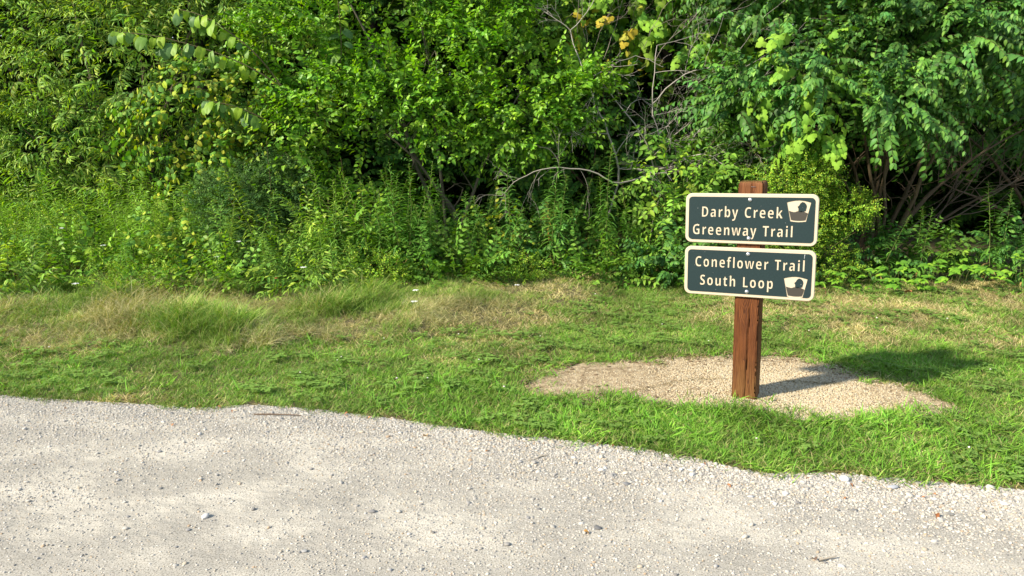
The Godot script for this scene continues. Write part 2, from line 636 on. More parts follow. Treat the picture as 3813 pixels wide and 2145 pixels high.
func sign_panel(called: String, post: Node3D, y: float, h: float, lines: Array, emblem_at: Vector2, z: float, chip := false) -> void:
	var w := 0.687
	var core := part(called, slab(rounded(w, h, 0.034), 0.0, 0.017, 0.003).done(M.cream, true), null, post, Transform3D(Basis(), Vector3(0, y, z)))
	var face := CSGPolygon3D.new()
	face.name = "face_blank"
	face.polygon = rounded(w - 0.036, h - 0.036, 0.02)
	face.depth = 0.003
	face.position.z = 0.0172 + 0.003
	face.material = M.sign_green
	add_child(face)
	var texts := []
	for l in lines:                                       # text, left, right, baseline (fractions of the panel)
		var got := words(l[0], 0.0575 / 0.714, (l[2] - l[1]) * w, 0.02)
		var box: AABB = got[2]
		var base_y: float = h / 2 - l[3] * h
		# TextMesh centres its line box: find the baseline from the cap height of the first letter
		var ref: TextMesh = words("H", 0.0575 / 0.714, 0.05, 0.02)[0]
		var down: float = ref.get_aabb().position.y
		var t := Transform3D(Basis.from_scale(Vector3(got[1], 1, 1)), Vector3((l[1] - 0.5) * w - box.position.x * got[1], base_y - down, 0.0187))
		var cut := CSGMesh3D.new()
		cut.mesh = got[0]
		cut.operation = CSGShape3D.OPERATION_SUBTRACTION
		cut.material = M.cream
		face.add_child(cut)
		cut.transform = Transform3D(Basis(), -face.position) * t
		texts.append([l, t])
	var frame_pts := PackedVector2Array()
	for k in 7: frame_pts.append(Vector2(lerpf(-0.0595, 0.0595, k / 6.0), 0.046 + 0.011 * sin(PI * k / 6.0)))
	for k in 5: frame_pts.append(Vector2(lerpf(0.039, -0.039, k / 4.0), -0.053 - 0.004 * sin(PI * k / 4.0)))
	var hole := CSGPolygon3D.new()
	hole.polygon = frame_pts
	hole.depth = 0.02
	hole.operation = CSGShape3D.OPERATION_SUBTRACTION
	hole.material = M.cream
	face.add_child(hole)
	hole.position = Vector3(emblem_at.x, emblem_at.y, 0.01)
	await get_tree().process_frame
	var mesh := face.bake_static_mesh()
	var at := face.transform
	remove_child(face)
	face.free()
	part("green_face", mesh, null, core, at)
	for t in texts:
		var l = t[0]
		var got := words(l[0], 0.0575 / 0.714, (l[2] - l[1]) * w, 0.0012)
		part("lettering", got[0], M.cream, core, Transform3D(t[1].basis, Vector3(t[1].origin.x, t[1].origin.y, 0.0176)))
	var e := Transform3D(Basis.from_scale(Vector3(0.93, 0.93, 1)), Vector3(emblem_at.x, emblem_at.y, 0.0172))
	# the emblem: rolling ground along the foot and one leaning tree
	var hill := PackedVector2Array()
	for k in 13:
		var s := k / 12.0
		hill.append(Vector2(lerpf(-0.0505, 0.0485, s), -0.001 + 0.004 * sin(s * 7.5 + 2.6) - 0.007 * s * s + (0.003 if s > 0.35 and s < 0.7 else 0.0)))
	for k in 5: hill.append(Vector2(lerpf(0.0375, -0.0375, k / 4.0), -0.0495 - 0.0035 * sin(PI * k / 4.0)))
	part("emblem_hill", slab(hill, 0, 0.003).done(M.sign_brown, true), null, core, e)
	var crown := PackedVector2Array()
	var rough := [0.040, 0.036, 0.031, 0.036, 0.027, 0.031, 0.030, 0.027, 0.025, 0.024, 0.027, 0.023, 0.024, 0.027, 0.031, 0.036]
	for k in 16:
		var a := TAU * k / 16.0 + 1.75
		crown.append(Vector2(0.0215 + cos(a) * rough[k] * 0.80 + 0.003 * sin(a), 0.0175 + sin(a) * rough[k] * 0.88))
	part("emblem_tree", slab(crown, 0, 0.003).done(M.sign_green, true), null, core, e)
	part("emblem_trunk", slab(PackedVector2Array([Vector2(0.022, -0.008), Vector2(0.030, -0.009), Vector2(0.028, 0.006), Vector2(0.023, 0.006)]), 0, 0.0026).done(M.sign_green, true), null, core, e)
	for s in [0.118, 0.882]:
		var bolt := MB.new()
		var rings := [[0.0, 0.0110], [0.002, 0.0108], [0.0046, 0.0085], [0.0062, 0.0045], [0.0066, 0.0]]
		for r in rings:
			for k in 14: bolt.vert(Vector3(cos(TAU * k / 14) * r[1], sin(TAU * k / 14) * r[1], r[0]), Color(0.55, 0.57, 0.6))
		for k in 4:
			for q in 14: bolt.quad(k * 14 + q, k * 14 + (q + 1) % 14, k * 14 + 14 + (q + 1) % 14, k * 14 + 14 + q)
		part("bolt", bolt.done(M.bolt), null, core, Transform3D(Basis(), Vector3(0, h / 2 - s * h, 0.0203)))
	var dots := MB.new()
	for k in 16:
		var c := Vector3(rf(-0.31, 0.31), rf(-0.11, 0.11), 0.0202)
		var r := rf(0.0008, 0.002)
		dots.tube(PackedVector3Array([c, c + Vector3(0, 0, 0.0006)]), r, r * 0.6, 6, Color(0.30, 0.32, 0.31) * rf(0.4, 1.4), true)
	tag(part("specks", dots.done(M.stone), null, core), "", "", "", "stuff")
	if chip:
		var sc := MB.new()
		sc.tube(PackedVector3Array([Vector3(0, 0, 0), Vector3(-0.001, -0.012, 0.0002), Vector3(-0.003, -0.024, 0)]), 0.0014, 0.0005, 5, Color(0.6, 0.62, 0.6))
		part("scratch", sc.done(M.stone), null, core, Transform3D(Basis(), Vector3(0.288, h / 2 - 0.021, 0.0203)))


func wood_images() -> Array:
	var w := 320
	var h := 1024
	var im := Image.create(w, h, false, Image.FORMAT_RGB8)
	var hi := Image.create(w, h, false, Image.FORMAT_RGB8)
	var f := FastNoiseLite.new()
	f.seed = 9
	f.frequency = 0.02
	for y in h:
		var hy := 1.22 * (1.0 - float(y) / h)              # height above the gravel
		for x in w:
			var u := float(x) / w                            # once round the post; the front is 0 to 0.25
			var fx := (u / 0.25 - 0.5) * 0.135
			var gx := fx
			var knot := 0.0
			for k in [[-0.012, 0.515, 0.010], [0.02, 0.11, 0.006], [-0.008, 0.24, 0.004], [0.012, 1.17, 0.005]]:
				var dx: float = fx - k[0]
				var dy: float = (hy - k[1]) * 0.42
				var d := sqrt(dx * dx + dy * dy)
				gx += signf(dx) * k[2] * 1.5 * exp(-d * d / (k[2] * k[2] * 6.0))
				knot = maxf(knot, smoothstep(k[2] * 0.75, k[2] * 0.25, d))
			var warp := f.get_noise_2d(u * 300.0, hy * 110.0) * 0.010 + f.get_noise_2d(u * 90.0 + 400.0, hy * 40.0) * 0.014
			var ring := sin((gx + warp) * 900.0)
			var fine := f.get_noise_2d(x * 14.0, y * 0.35 + 1000.0)
			var blotch := f.get_noise_2d(u * 260.0 + 900.0, hy * 60.0)
			var t := clampf(0.50 + 0.32 * ring + 0.48 * fine + 0.32 * blotch, 0.0, 1.0)
			var c := Color(0.047, 0.013, 0.004).lerp(Color(0.162, 0.054, 0.013), t)
			var worn := smoothstep(0.34, 0.0, hy) * (0.6 + 0.8 * fine + 0.4 * blotch)
			c = c.lerp(Color(0.166, 0.086, 0.027), clampf(worn, 0.0, 0.75))
			var fade := smoothstep(1.0, 1.2, hy) * (0.45 + 0.7 * blotch)
			c = c.lerp(Color(0.201, 0.086, 0.032), clampf(fade, 0.0, 0.6))
			c = c.lerp(Color(0.039, 0.012, 0.004), knot * 0.75)
			im.set_pixel(x, y, c.linear_to_srgb())
			var e := clampf(0.5 + 0.22 * ring + 0.3 * fine - knot * 0.3, 0.0, 1.0)
			hi.set_pixel(x, y, Color(e, e, e))
	return [ImageTexture.create_from_image(im), ImageTexture.create_from_image(hi)]


func post_mesh() -> ArrayMesh:
	var b := MB.new()
	var half := 0.0675
	var rows := 110
	var around := []
	for s in 4:                                            # front, right, back, left
		for k in 24: around.append([s, (k + 0.0) / 24.0])
	var f := FastNoiseLite.new()
	f.seed = 4
	f.frequency = 1.0
	for r in rows + 1:
		var y := -0.15 + 1.377 * r / rows
		for k in around.size() + 1:
			var s: int = around[k % around.size()][0]
			var t: float = around[k % around.size()][1]
			var p := Vector2(-half + 2 * half * t, half)      # along a face, outwards
			var cham := 0.009 + 0.004 * f.get_noise_1d(y * 9.0 + s * 20.0)
			var e := minf(t, 1.0 - t) * 2 * half
			if e < cham * 1.6: p.y -= (cham * 1.6 - e) * (cham * 1.6 - e) / (cham * 1.6) * 0.75
			p.y += 0.0012 * f.get_noise_2d(t * 60.0 + s * 99.0, y * 2.0) + 0.002 * f.get_noise_2d(s * 50.0 + t * 4.0, y * 5.0)
			if s == 0:
				var cr := 0.012 + 0.006 * f.get_noise_1d(y * 4.0) + 0.012 * (y - 0.4)
				var wide := 0.0022 + 0.0022 * maxf(0.0, f.get_noise_1d(y * 3.0 + 60.0))
				if y < 0.62 and absf(p.x - cr) < wide * 2.2: p.y -= 0.016 * (1.0 - absf(p.x - cr) / (wide * 2.2)) * smoothstep(0.62, 0.5, y)
				if y > 1.0 and absf(p.x - 0.006) < 0.004: p.y -= 0.010
			var top := maxf(0.0, y - 1.212) / 0.015
			p *= 1.0 - 0.10 * top * top
			var d := [Vector3(p.x, y, p.y), Vector3(p.y, y, -p.x), Vector3(-p.x, y, -p.y), Vector3(-p.y, y, p.x)]
			b.vert(d[s] + Vector3(0, 0.004 * f.get_noise_2d(p.x * 40.0, s * 5.0) if r == rows else 0.0, 0), Color.WHITE, Vector2((s + t) / 4.0 if k < around.size() else 1.0, 1.0 - y / 1.22))
	var n := around.size() + 1
	for r in rows:
		for k in n - 1: b.quad(r * n + k, r * n + k + 1, (r + 1) * n + k + 1, (r + 1) * n + k)
	var c := b.vert(Vector3(0, 1.228, 0), Color.WHITE, Vector2(0.1, 0.02))
	for k in n - 1: b.tri(c, rows * n + k, rows * n + k + 1)
	return b.done(M.post_wood)


# ------------------------------------------------------------------ the place

func _ready() -> void:
	rng.seed = 20240
	noise.seed = 77
	noise.frequency = 0.01
	noise.fractal_octaves = 3
	var cam := Camera3D.new()
	cam.name = "camera"
	cam.fov = 41.55
	cam.far = 900.0
	cam.near = 0.05
	add_child(cam)
	cam.position = CAM
	cam.rotation_degrees = Vector3(-11.8, 0, 0)
	cam.current = true
	var we := WorldEnvironment.new()
	we.name = "world"
	var env := Environment.new()
	var sky_m := ProceduralSkyMaterial.new()
	sky_m.sky_top_color = Color(0.50, 0.58, 0.69)
	sky_m.sky_horizon_color = Color(0.82, 0.83, 0.83)
	sky_m.sky_curve = 0.15
	sky_m.ground_bottom_color = Color(0.25, 0.3, 0.15)
	sky_m.ground_horizon_color = Color(0.5, 0.55, 0.45)
	var sky := Sky.new()
	sky.sky_material = sky_m
	env.background_mode = Environment.BG_SKY
	env.sky = sky
	env.background_energy_multiplier = 0.95
	env.tonemap_mode = Environment.TONE_MAPPER_LINEAR
	env.tonemap_exposure = 2.4
	env.sdfgi_enabled = true
	env.ssao_enabled = true
	env.ssil_enabled = true
	we.environment = env
	add_child(we)
	var sun := DirectionalLight3D.new()
	sun.name = "sun"
	sun.light_energy = 1.3
	sun.light_color = Color(1.0, 0.955, 0.88)
	sun.light_angular_distance = 3.0
	sun.shadow_enabled = true
	add_child(sun)
	sun.look_at_from_position(Vector3.ZERO, Vector3(1.19, -0.86, -0.585), Vector3.UP)

	materials()
	setting()
	gravel()
	lawn()
	clover()
	species()
	woods()
	shrubs()
	vines_and_dead_wood()
	herbs()
	weeds()
	await trail_sign()
	litter()


func materials() -> void:
	mat("leaf", 0.5, 0.36, Color(0.84, 0.88, 0.27))
	mat("leaf_dull", 0.62, 0.3, Color(0.78, 0.82, 0.27))
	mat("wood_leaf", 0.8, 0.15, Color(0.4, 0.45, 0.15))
	mat("leaf_glossy", 0.42, 0.4, Color(0.84, 0.88, 0.24))
	mat("grass", 0.65, 0.28, Color(0.74, 0.78, 0.27))
	mat("bark", 0.9, 0.3)
	mat("stone", 0.85, 0.35)
	mat("petal", 0.7, 0.3, Color(0.5, 0.5, 0.5))
	mat("dead_leaf", 0.8, 0.3, Color(0.4, 0.35, 0.2))
	for e in [["cream", Color(0.50, 0.43, 0.31), 0.5], ["sign_green", Color(0.028, 0.052, 0.056), 0.6], ["sign_brown", Color(0.034, 0.030, 0.022), 0.6]]:
		var m := StandardMaterial3D.new()
		m.resource_name = e[0]
		m.albedo_color = e[1].linear_to_srgb()
		m.roughness = e[2]
		m.heightmap_enabled = true
		m.heightmap_texture = noise_tex(0.09, [], FastNoiseLite.TYPE_SIMPLEX_SMOOTH, 256, 3, 5)
		m.heightmap_scale = 0.02
		m.uv1_triplanar = true
		m.uv1_scale = Vector3.ONE * 9.0
		M[e[0]] = m
	M.sign_green.metallic_specular = 0.3
	M.sign_green.albedo_texture = noise_tex(0.02, [[0.0, Color(0.8, 0.8, 0.8)], [0.5, Color(0.95, 0.95, 0.95)], [0.83, Color(1, 1, 1)], [0.90, Color(1, 1, 1)]], FastNoiseLite.TYPE_SIMPLEX_SMOOTH, 512, 4, 12)
	M.sign_green.albedo_color = Color(0.015, 0.031, 0.033).linear_to_srgb()
	var bolt := mat("bolt", 0.35)
	bolt.metallic = 0.85
	var wood := wood_images()
	var pw := StandardMaterial3D.new()
	pw.resource_name = "post_wood"
	pw.albedo_texture = wood[0]
	pw.heightmap_enabled = true
	pw.heightmap_texture = wood[1]
	pw.heightmap_scale = 0.3
	pw.roughness = 0.72
	pw.metallic_specular = 0.35
	M.post_wood = pw
	var soil_bump := noise_tex(0.05, [], FastNoiseLite.TYPE_SIMPLEX_SMOOTH, 512, 5, 3)
	surface_mat("soil", noise_tex(0.012, [[0.0, Color(0.05, 0.045, 0.02)], [0.4, Color(0.10, 0.085, 0.04)], [0.6, Color(0.16, 0.13, 0.065)], [0.75, Color(0.09, 0.10, 0.03)], [1.0, Color(0.22, 0.18, 0.10)]], FastNoiseLite.TYPE_SIMPLEX_SMOOTH, 1024, 6, 8), 0.45, soil_bump, 1.5)


func path_material(called: String, base: Array, patch_freq: float, span: float) -> StandardMaterial3D:
	# broad patches of dust on one scale, grit on another, and the grit's own relief
	var m := StandardMaterial3D.new()
	m.resource_name = called
	m.albedo_texture = noise_tex(patch_freq, base, FastNoiseLite.TYPE_SIMPLEX_SMOOTH, 2048, 5, 21)
	m.uv1_triplanar = true
	m.uv1_world_triplanar = true
	m.uv1_scale = Vector3.ONE / span
	m.roughness = 0.95
	m.metallic_specular = 0.25
	m.detail_enabled = true
	m.detail_blend_mode = BaseMaterial3D.BLEND_MODE_MUL
	m.detail_uv_layer = BaseMaterial3D.DETAIL_UV_2
	m.uv2_triplanar = true
	m.uv2_world_triplanar = true
	m.uv2_scale = Vector3.ONE / 1.13
	m.detail_albedo = noise_tex(0.13, [[0.0, Color(0.25, 0.24, 0.23)], [0.32, Color(0.55, 0.54, 0.52)], [0.5, Color(0.92, 0.92, 0.91)], [1.0, Color(1, 1, 1)]], FastNoiseLite.TYPE_SIMPLEX_SMOOTH, 1024, 4, 31)
	return m


func setting() -> void:
	var xs := PackedFloat32Array([-400, -150, -60, -25, -14])
	for k in 161: xs.append(-10 + k * 0.125)
	xs.append_array(PackedFloat32Array([14, 25, 60, 150, 400]))
	var zs := PackedFloat32Array([-400, -150, -60, -25, -16])
	for k in 105: zs.append(-12 + k * 0.125)
	zs.append_array(PackedFloat32Array([4, 10, 25, 60, 150, 400]))
	var g := MB.new()
	for z in zs:
		for x in xs:
			var near := absf(x) < 11 and z > -13 and z < 1.5
			g.vert(Vector3(x, ground_y(x, z) if near else -0.025, z))
	for r in zs.size() - 1:
		for k in xs.size() - 1:
			var a := r * xs.size() + k
			g.quad(a, a + xs.size(), a + xs.size() + 1, a + 1)
	tag(part("ground", g.done(M.soil), null, self), "", "", "", "structure")

	# the path: a sheet of compacted limestone dust with a soft crown
	var grit := noise_tex(0.10, [], FastNoiseLite.TYPE_SIMPLEX_SMOOTH, 1024, 4, 6)
	var pm := path_material("limestone_dust", [[0.0, Color(0.333, 0.310, 0.264)], [0.36, Color(0.385, 0.358, 0.306)], [0.52, Color(0.414, 0.385, 0.327)], [0.68, Color(0.483, 0.448, 0.378)], [1.0, Color(0.598, 0.554, 0.467)]], 0.007, 5.5)
	pm.uv1_scale = Vector3(0.11, 0.182, 0.19)
	pm.heightmap_enabled = true
	pm.heightmap_texture = grit
	pm.heightmap_scale = 0.55
	var p := MB.new()
	var px := PackedFloat32Array([-40, -25, -15])
	for k in 141: px.append(-10 + k * 0.14)
	px.append_array(PackedFloat32Array([15, 25, 40]))
	var rows := 34
	for x in px:
		for r in rows + 1:
			var t := float(r) / rows
			var z := edge_z(x) + 0.02 - 0.09 + 7.0 * t * t
			p.vert(Vector3(x, path_y(x, z), z))
	for k in px.size() - 1:
		for r in rows:
			var a := k * (rows + 1) + r
			p.quad(a, a + 1, a + rows + 2, a + rows + 1)
	tag(part("path", p.done(pm), null, self), "", "", "", "structure")

	# the pad under the sign: beige screenings heaped a little round the post
	var pad_m := path_material("beige_screenings", [[0.0, Color(0.179, 0.126, 0.070)], [0.3, Color(0.280, 0.210, 0.126)], [0.5, Color(0.381, 0.296, 0.183)], [0.65, Color(0.448, 0.357, 0.228)], [1.0, Color(0.482, 0.389, 0.251)]], 0.016, 3.1)
	pad_m.heightmap_enabled = true
	pad_m.heightmap_texture = grit
	pad_m.heightmap_scale = 0.5
	var d := MB.new()
	var n := PAD.size() * 3
	var mid := Vector2(1.3, -4.35)
	for r in 15:
		for k in n:
			var a := PAD[k / 3].lerp(PAD[(k / 3 + 1) % PAD.size()], (k % 3) / 3.0)
			a += (a - mid).normalized() * (0.07 * noise.get_noise_2d(a.x * 260.0, a.y * 260.0) + 0.05 * noise.get_noise_2d(a.x * 700.0, a.y * 700.0))
			var q := mid.lerp(a, 1.03 * r / 14.0)
			d.vert(Vector3(q.x, pad_y(q.x, q.y) if r < 14 else -0.015, q.y))
	for r in 14:
		for k in n: d.quad(r * n + k, (r + 1) * n + k, (r + 1) * n + (k + 1) % n, r * n + (k + 1) % n)
	var dm := d.done(pad_m)
	tag(part("gravel_pad", dm, null, self), "", "", "", "structure")


func path_y(x: float, z: float) -> float:
	var into := z - edge_z(x)
	return 0.002 + 0.003 * noise.get_noise_2d(x * 90.0, z * 90.0) - 0.022 * smoothstep(0.0, -0.07, into) + 0.008 * smoothstep(0.0, 0.25, into) * smoothstep(0.8, 0.25, into)


func pad_y(x: float, z: float) -> float:
	var r := Vector2(x - POST.x, (z - POST.z) * 1.2).length()
	return 0.004 + 0.010 * exp(-r * r / 0.16) + 0.006 * noise.get_noise_2d(x * 150.0, z * 150.0) * smoothstep(-0.02, 0.2, pad_depth(x, z))


func gravel() -> void:
	var kinds := []
	for k in 4: kinds.append(stone_mesh(100 + k))
	M.stones = kinds
	var path_t := [[], [], [], []]
	var path_c := [[], [], [], []]
	var greys := [Color(0.414, 0.386, 0.336), Color(0.344, 0.323, 0.284), Color(0.453, 0.420, 0.355), Color(0.285, 0.271, 0.248), Color(0.393, 0.337, 0.256), Color(0.471, 0.444, 0.393), Color(0.197, 0.189, 0.175), Color(0.365, 0.271, 0.180)]
	var tries := 0
	while tries < 270000:
		tries += 1
		var x := rf(-4.6, 4.6)
		var into := 3.6 * pow(rng.randf(), 1.6)
		var z := edge_z(x) - 0.05 + into
		if z > -0.9: continue
		var dens := 0.95 * exp(-into / 0.55) + 0.5 + 0.6 * noise.get_noise_2d(x * 40.0, z * 40.0)
		if rng.randf() > dens: continue
		var edge_size := exp(-into / 0.35)
		var s := (0.0045 + 0.0065 * pow(rng.randf(), 2.0)) * (1.0 + 0.9 * edge_size * rf(0.2, 1.2) * smoothstep(-3.0, 2.0, x))
		if rng.randf() < 0.03: s *= rf(1.4, 2.3)
		var k := rng.randi() % 4
		var b := Basis.from_euler(Vector3(rf(-0.5, 0.5), rf(0, TAU), rf(-0.5, 0.5))).scaled(Vector3(s * rf(0.8, 1.3), s * rf(0.7, 1.1), s))
		path_t[k].append(Transform3D(b, Vector3(x, path_y(x, z) + s * rf(-0.12, 0.16), z)))
		var c: Color = greys[rng.randi() % (6 if rng.randf() < 0.82 else 8)]
		path_c[k].append(c * rf(0.85, 1.15))
	var holder := Node3D.new()
	holder.name = "gravel"
	add_child(holder)
	tag(holder, "loose grey limestone gravel strewn over the pale path, thickest along the grass", "gravel", "", "stuff")
	for k in 4:
		var where: Array[Transform3D] = []
		where.assign(path_t[k])
		copies("pebbles", kinds[k], where, PackedColorArray(path_c[k]), holder)
	# crumbs of soil and dead thatch along the pad's rim
	var crumb: Array[Transform3D] = []
	var crumb_c := PackedColorArray()
	for n in 9000:
		var x := rf(0.0, 2.7)
		var z := rf(-5.1, -3.7)
		var pd := pad_depth(x, z)
		if pd < -0.05 or pd > 0.32: continue
		var back := 1.0 if z < -4.45 or x < 0.6 else 0.3
		if rng.randf() > back * exp(-maxf(pd, 0.0) / 0.09) * (0.7 + 1.2 * noise.get_noise_2d(x * 200.0, z * 200.0)): continue
		var s := rf(0.006, 0.02)
		crumb.append(Transform3D(Basis.from_euler(Vector3(rf(-0.5, 0.5), rf(0, TAU), rf(-0.5, 0.5))).scaled(Vector3(s * rf(0.9, 2.0), s * 0.7, s)), Vector3(x, pad_y(x, z) + s * 0.15, z)))
		crumb_c.append(Color(0.17, 0.12, 0.07) * rf(0.6, 1.5))
	tag(copies("soil_crumbs", kinds[1], crumb, crumb_c, self), "brown soil crumbs along the rim of the gravel pad", "soil")
	# cream pea gravel round the post
	var creams := [Color(0.435, 0.356, 0.229), Color(0.476, 0.402, 0.268), Color(0.378, 0.297, 0.179), Color(0.420, 0.370, 0.268), Color(0.294, 0.224, 0.134)]
	var pt := [[], [], [], []]
	var pc := [[], [], [], []]
	for n in 60000:
		var x := rf(0.1, 2.6)
		var z := rf(-5.05, -3.75)
		if pad_depth(x, z) < rf(-0.04, 0.03): continue
		var near := exp(-pow((x - 1.55) / 0.62, 2.0)) * smoothstep(-4.95, -4.4, z)
		if rng.randf() > 0.07 + 1.0 * near + 0.22 * noise.get_noise_2d(x * 120.0, z * 120.0): continue
		var s := rf(0.007, 0.0125) * (0.75 + 0.4 * near)
		var k := rng.randi() % 4
		var b := Basis.from_euler(Vector3(rf(-0.6, 0.6), rf(0, TAU), rf(-0.6, 0.6))).scaled(Vector3(s * rf(0.8, 1.3), s * rf(0.8, 1.2), s))
		pt[k].append(Transform3D(b, Vector3(x, pad_y(x, z) + s * rf(-0.05, 0.25), z)))
		pc[k].append(creams[rng.randi() % (4 if rng.randf() < 0.9 else 5)] * rf(0.85, 1.12))
	var holder2 := Node3D.new()
	holder2.name = "pea_gravel"
	add_child(holder2)
	tag(holder2, "cream pea gravel heaped round the foot of the sign post", "gravel", "", "stuff")
	for k in 4:
		var where: Array[Transform3D] = []
		where.assign(pt[k])
		copies("pebbles", kinds[k], where, PackedColorArray(pc[k]), holder2)


func lawn() -> void:
	var green := [Color(0.095, 0.19, 0.03), Color(0.13, 0.23, 0.035), Color(0.165, 0.265, 0.05), Color(0.075, 0.15, 0.03), Color(0.22, 0.26, 0.085), Color(0.30, 0.27, 0.13)]
	var olive := [Color(0.15, 0.21, 0.045), Color(0.12, 0.20, 0.035), Color(0.20, 0.20, 0.08), Color(0.30, 0.25, 0.13), Color(0.10, 0.16, 0.03)]
	var straw := [Color(0.38, 0.31, 0.17), Color(0.30, 0.25, 0.12), Color(0.44, 0.37, 0.22), Color(0.20, 0.20, 0.07)]
	var bright := [Color(0.125, 0.26, 0.03), Color(0.17, 0.31, 0.04), Color(0.09, 0.20, 0.025)]
	var sets := {"fine": [], "olive": [], "straw": [], "broad": [], "dry": [], "rank": []}
	for k in 3:
		sets.fine.append(blade_tuft(13, 0.025, 0.06, 0.0034, 0.032, 0.9, 1.3, green))
		sets.olive.append(blade_tuft(13, 0.025, 0.055, 0.0031, 0.032, 1.1, 1.4, olive))
		sets.straw.append(blade_tuft(12, 0.025, 0.065, 0.0026, 0.035, 1.6, 1.2, straw))
		sets.broad.append(blade_tuft(9, 0.06, 0.13, 0.0065, 0.025, 1.1, 1.3, bright, 4))
		sets.dry.append(blade_tuft(22, 0.14, 0.32, 0.0040, 0.07, 1.0, 1.9, [Color(0.36, 0.31, 0.17), Color(0.30, 0.26, 0.13), Color(0.22, 0.22, 0.09), Color(0.42, 0.37, 0.23), Color(0.16, 0.20, 0.06)], 6))
		sets.rank.append(blade_tuft(16, 0.14, 0.34, 0.0048, 0.05, 0.6, 1.5, [Color(0.10, 0.19, 0.03), Color(0.14, 0.24, 0.035), Color(0.20, 0.25, 0.07), Color(0.30, 0.27, 0.12)], 6))
	var where := {}
	for s in sets: where[s] = [[], [], []]
	var tint := {}
	for s in sets: tint[s] = [[], [], []]
	var put := func(s: String, x: float, z: float, size: float) -> void:
		var k := rng.randi() % 3
		where[s][k].append(Transform3D(Basis(Vector3.UP, rf(0, TAU)).scaled(Vector3(size, size * rf(0.8, 1.2), size)), Vector3(x, maxf(ground_y(x, z), pad_y(x, z) - 0.004 if pad_depth(x, z) > -0.06 else -1.0), z)))
		var g := rf(0.8, 1.2) * (1.0 + 0.5 * noise.get_noise_2d(x * 130.0 + 500.0, z * 130.0))
		tint[s][k].append(Color(g * rf(0.92, 1.1), g, g))
	for n in 150000:
		var x := rf(-7.5, 7.0)
		var z := rf(-8.2, -1.6)
		var into := z - edge_z(x)
		var ragged := 0.09 * noise.get_noise_2d(x * 200.0, z * 200.0) + 0.07 * noise.get_noise_2d(x * 700.0, 0)
		if into > ragged - 0.01 + (rf(0.0, 0.13) if rng.randf() < 0.12 else 0.0): continue
		var pd := pad_depth(x, z)
		if pd > 0.22 * noise.get_noise_2d(x * 240.0, z * 240.0) + 0.12 * noise.get_noise_2d(x * 700.0, z * 700.0) + (0.05 if rng.randf() < 0.3 else 0.0) and (pd > 0.3 or rng.randf() > 0.10 * exp(-pd / 0.12)): continue
		if z < brush_front(x) - 0.5: continue
		var tall := z < tall_front(x) + 0.22 * noise.get_noise_2d(x * 110.0, z * 110.0 + 400.0)
		var dry := noise.get_noise_2d(x * 45.0 + 200.0, z * 45.0) * 0.9 + noise.get_noise_2d(x * 160.0, z * 160.0) * 0.5
		dry += smoothstep(-4.6, -6.2, z) * 0.55 - 0.28 + 0.3 * smoothstep(1.6, 3.2, x) * smoothstep(-4.2, -5.5, z)
		if x < -0.5 and z > -5.0: dry -= 0.12
		if into > -0.16: dry += 0.3
		if pd > -0.14: dry += 0.15
		var lush := exp(-pow((x - 2.5) / 0.55, 2.0) - pow((z + 4.72) / 0.28, 2.0))
		dry -= lush * 0.9
		var front := smoothstep(-1.15, -0.6, into) * smoothstep(-1.2, 0.0, x)
		dry -= front * 0.22
		if pd > -0.06 and z < -4.4: dry += 0.35
		var rim := smoothstep(-0.16, -0.02, pd) * (1.0 if z > -4.2 else 0.25)
		if tall and x < 1.2:
			if rng.randf() < 0.42: continue
			var low := lerpf(0.62, 1.05, smoothstep(0.0, 0.7, tall_front(x) - z)) * lerpf(0.9, 0.5, smoothstep(-1.6, 0.2, x)) * lerpf(1.0, 0.6, smoothstep(-6.2, -6.8, z)) * clampf(0.85 + 1.3 * noise.get_noise_2d(x * 75.0 + 33.0, z * 130.0), 0.35, 1.35)
			if low < 0.5 and rng.randf() < 0.5: put.call("olive" if dry < 0.2 else "straw", x, z, rf(1.0, 1.5))
			var r := noise.get_noise_2d(x * 90.0 - 70.0, z * 90.0)
			if rng.randf() < 0.50 + r * 1.8 - (0.3 if z < -6.4 else 0.0): put.call("dry", x, z, low * rf(0.6, 1.0))
			else: put.call("rank", x, z, low * rf(0.6, 1.0))
			continue
		var roll := rf(-0.42, 0.42)
		if dry + roll > 0.34: put.call("straw", x, z, rf(0.8, 1.3))
		elif dry + roll > 0.08: put.call("olive", x, z, rf(0.8, 1.25))
		else: put.call("fine", x, z, rf(0.75, 1.2) * (1.0 + 0.3 * lush + 0.35 * front + 0.3 * rim))
		var near_path := into > -0.75
		if rng.randf() < (0.13 if near_path and x > -0.8 else 0.025) + lush * 0.2 + front * 0.12 + rim * 0.4 and into < -0.06: put.call("broad", x, z, rf(0.6, 1.05))
	var info := {
		"fine": ["lawn_grass", "short mown green grass between the gravel path and the brush", "grass"],
		"olive": ["mixed_grass", "mown olive green grass in the drier patches of the lawn", "grass"],
		"straw": ["straw_grass", "tan dried-out grass at the back of the lawn and along its edges", "grass"],
		"broad": ["crabgrass", "bright broad-bladed crabgrass tufts near the edge of the path", "grass"],
		"dry": ["dry_tall_grass", "unmown tan grass lying over in humps beyond the lawn at left", "grass"],
		"rank": ["tall_green_grass", "unmown green grass standing among the dry humps at left", "grass"],
	}
	for s in sets:
		var o := Node3D.new()
		o.name = info[s][0]
		add_child(o)
		tag(o, info[s][1], info[s][2], "", "stuff")
		for k in 3:
			var w: Array[Transform3D] = []
			w.assign(where[s][k])
			copies("blades", sets[s][k], w, PackedColorArray(tint[s][k]), o)


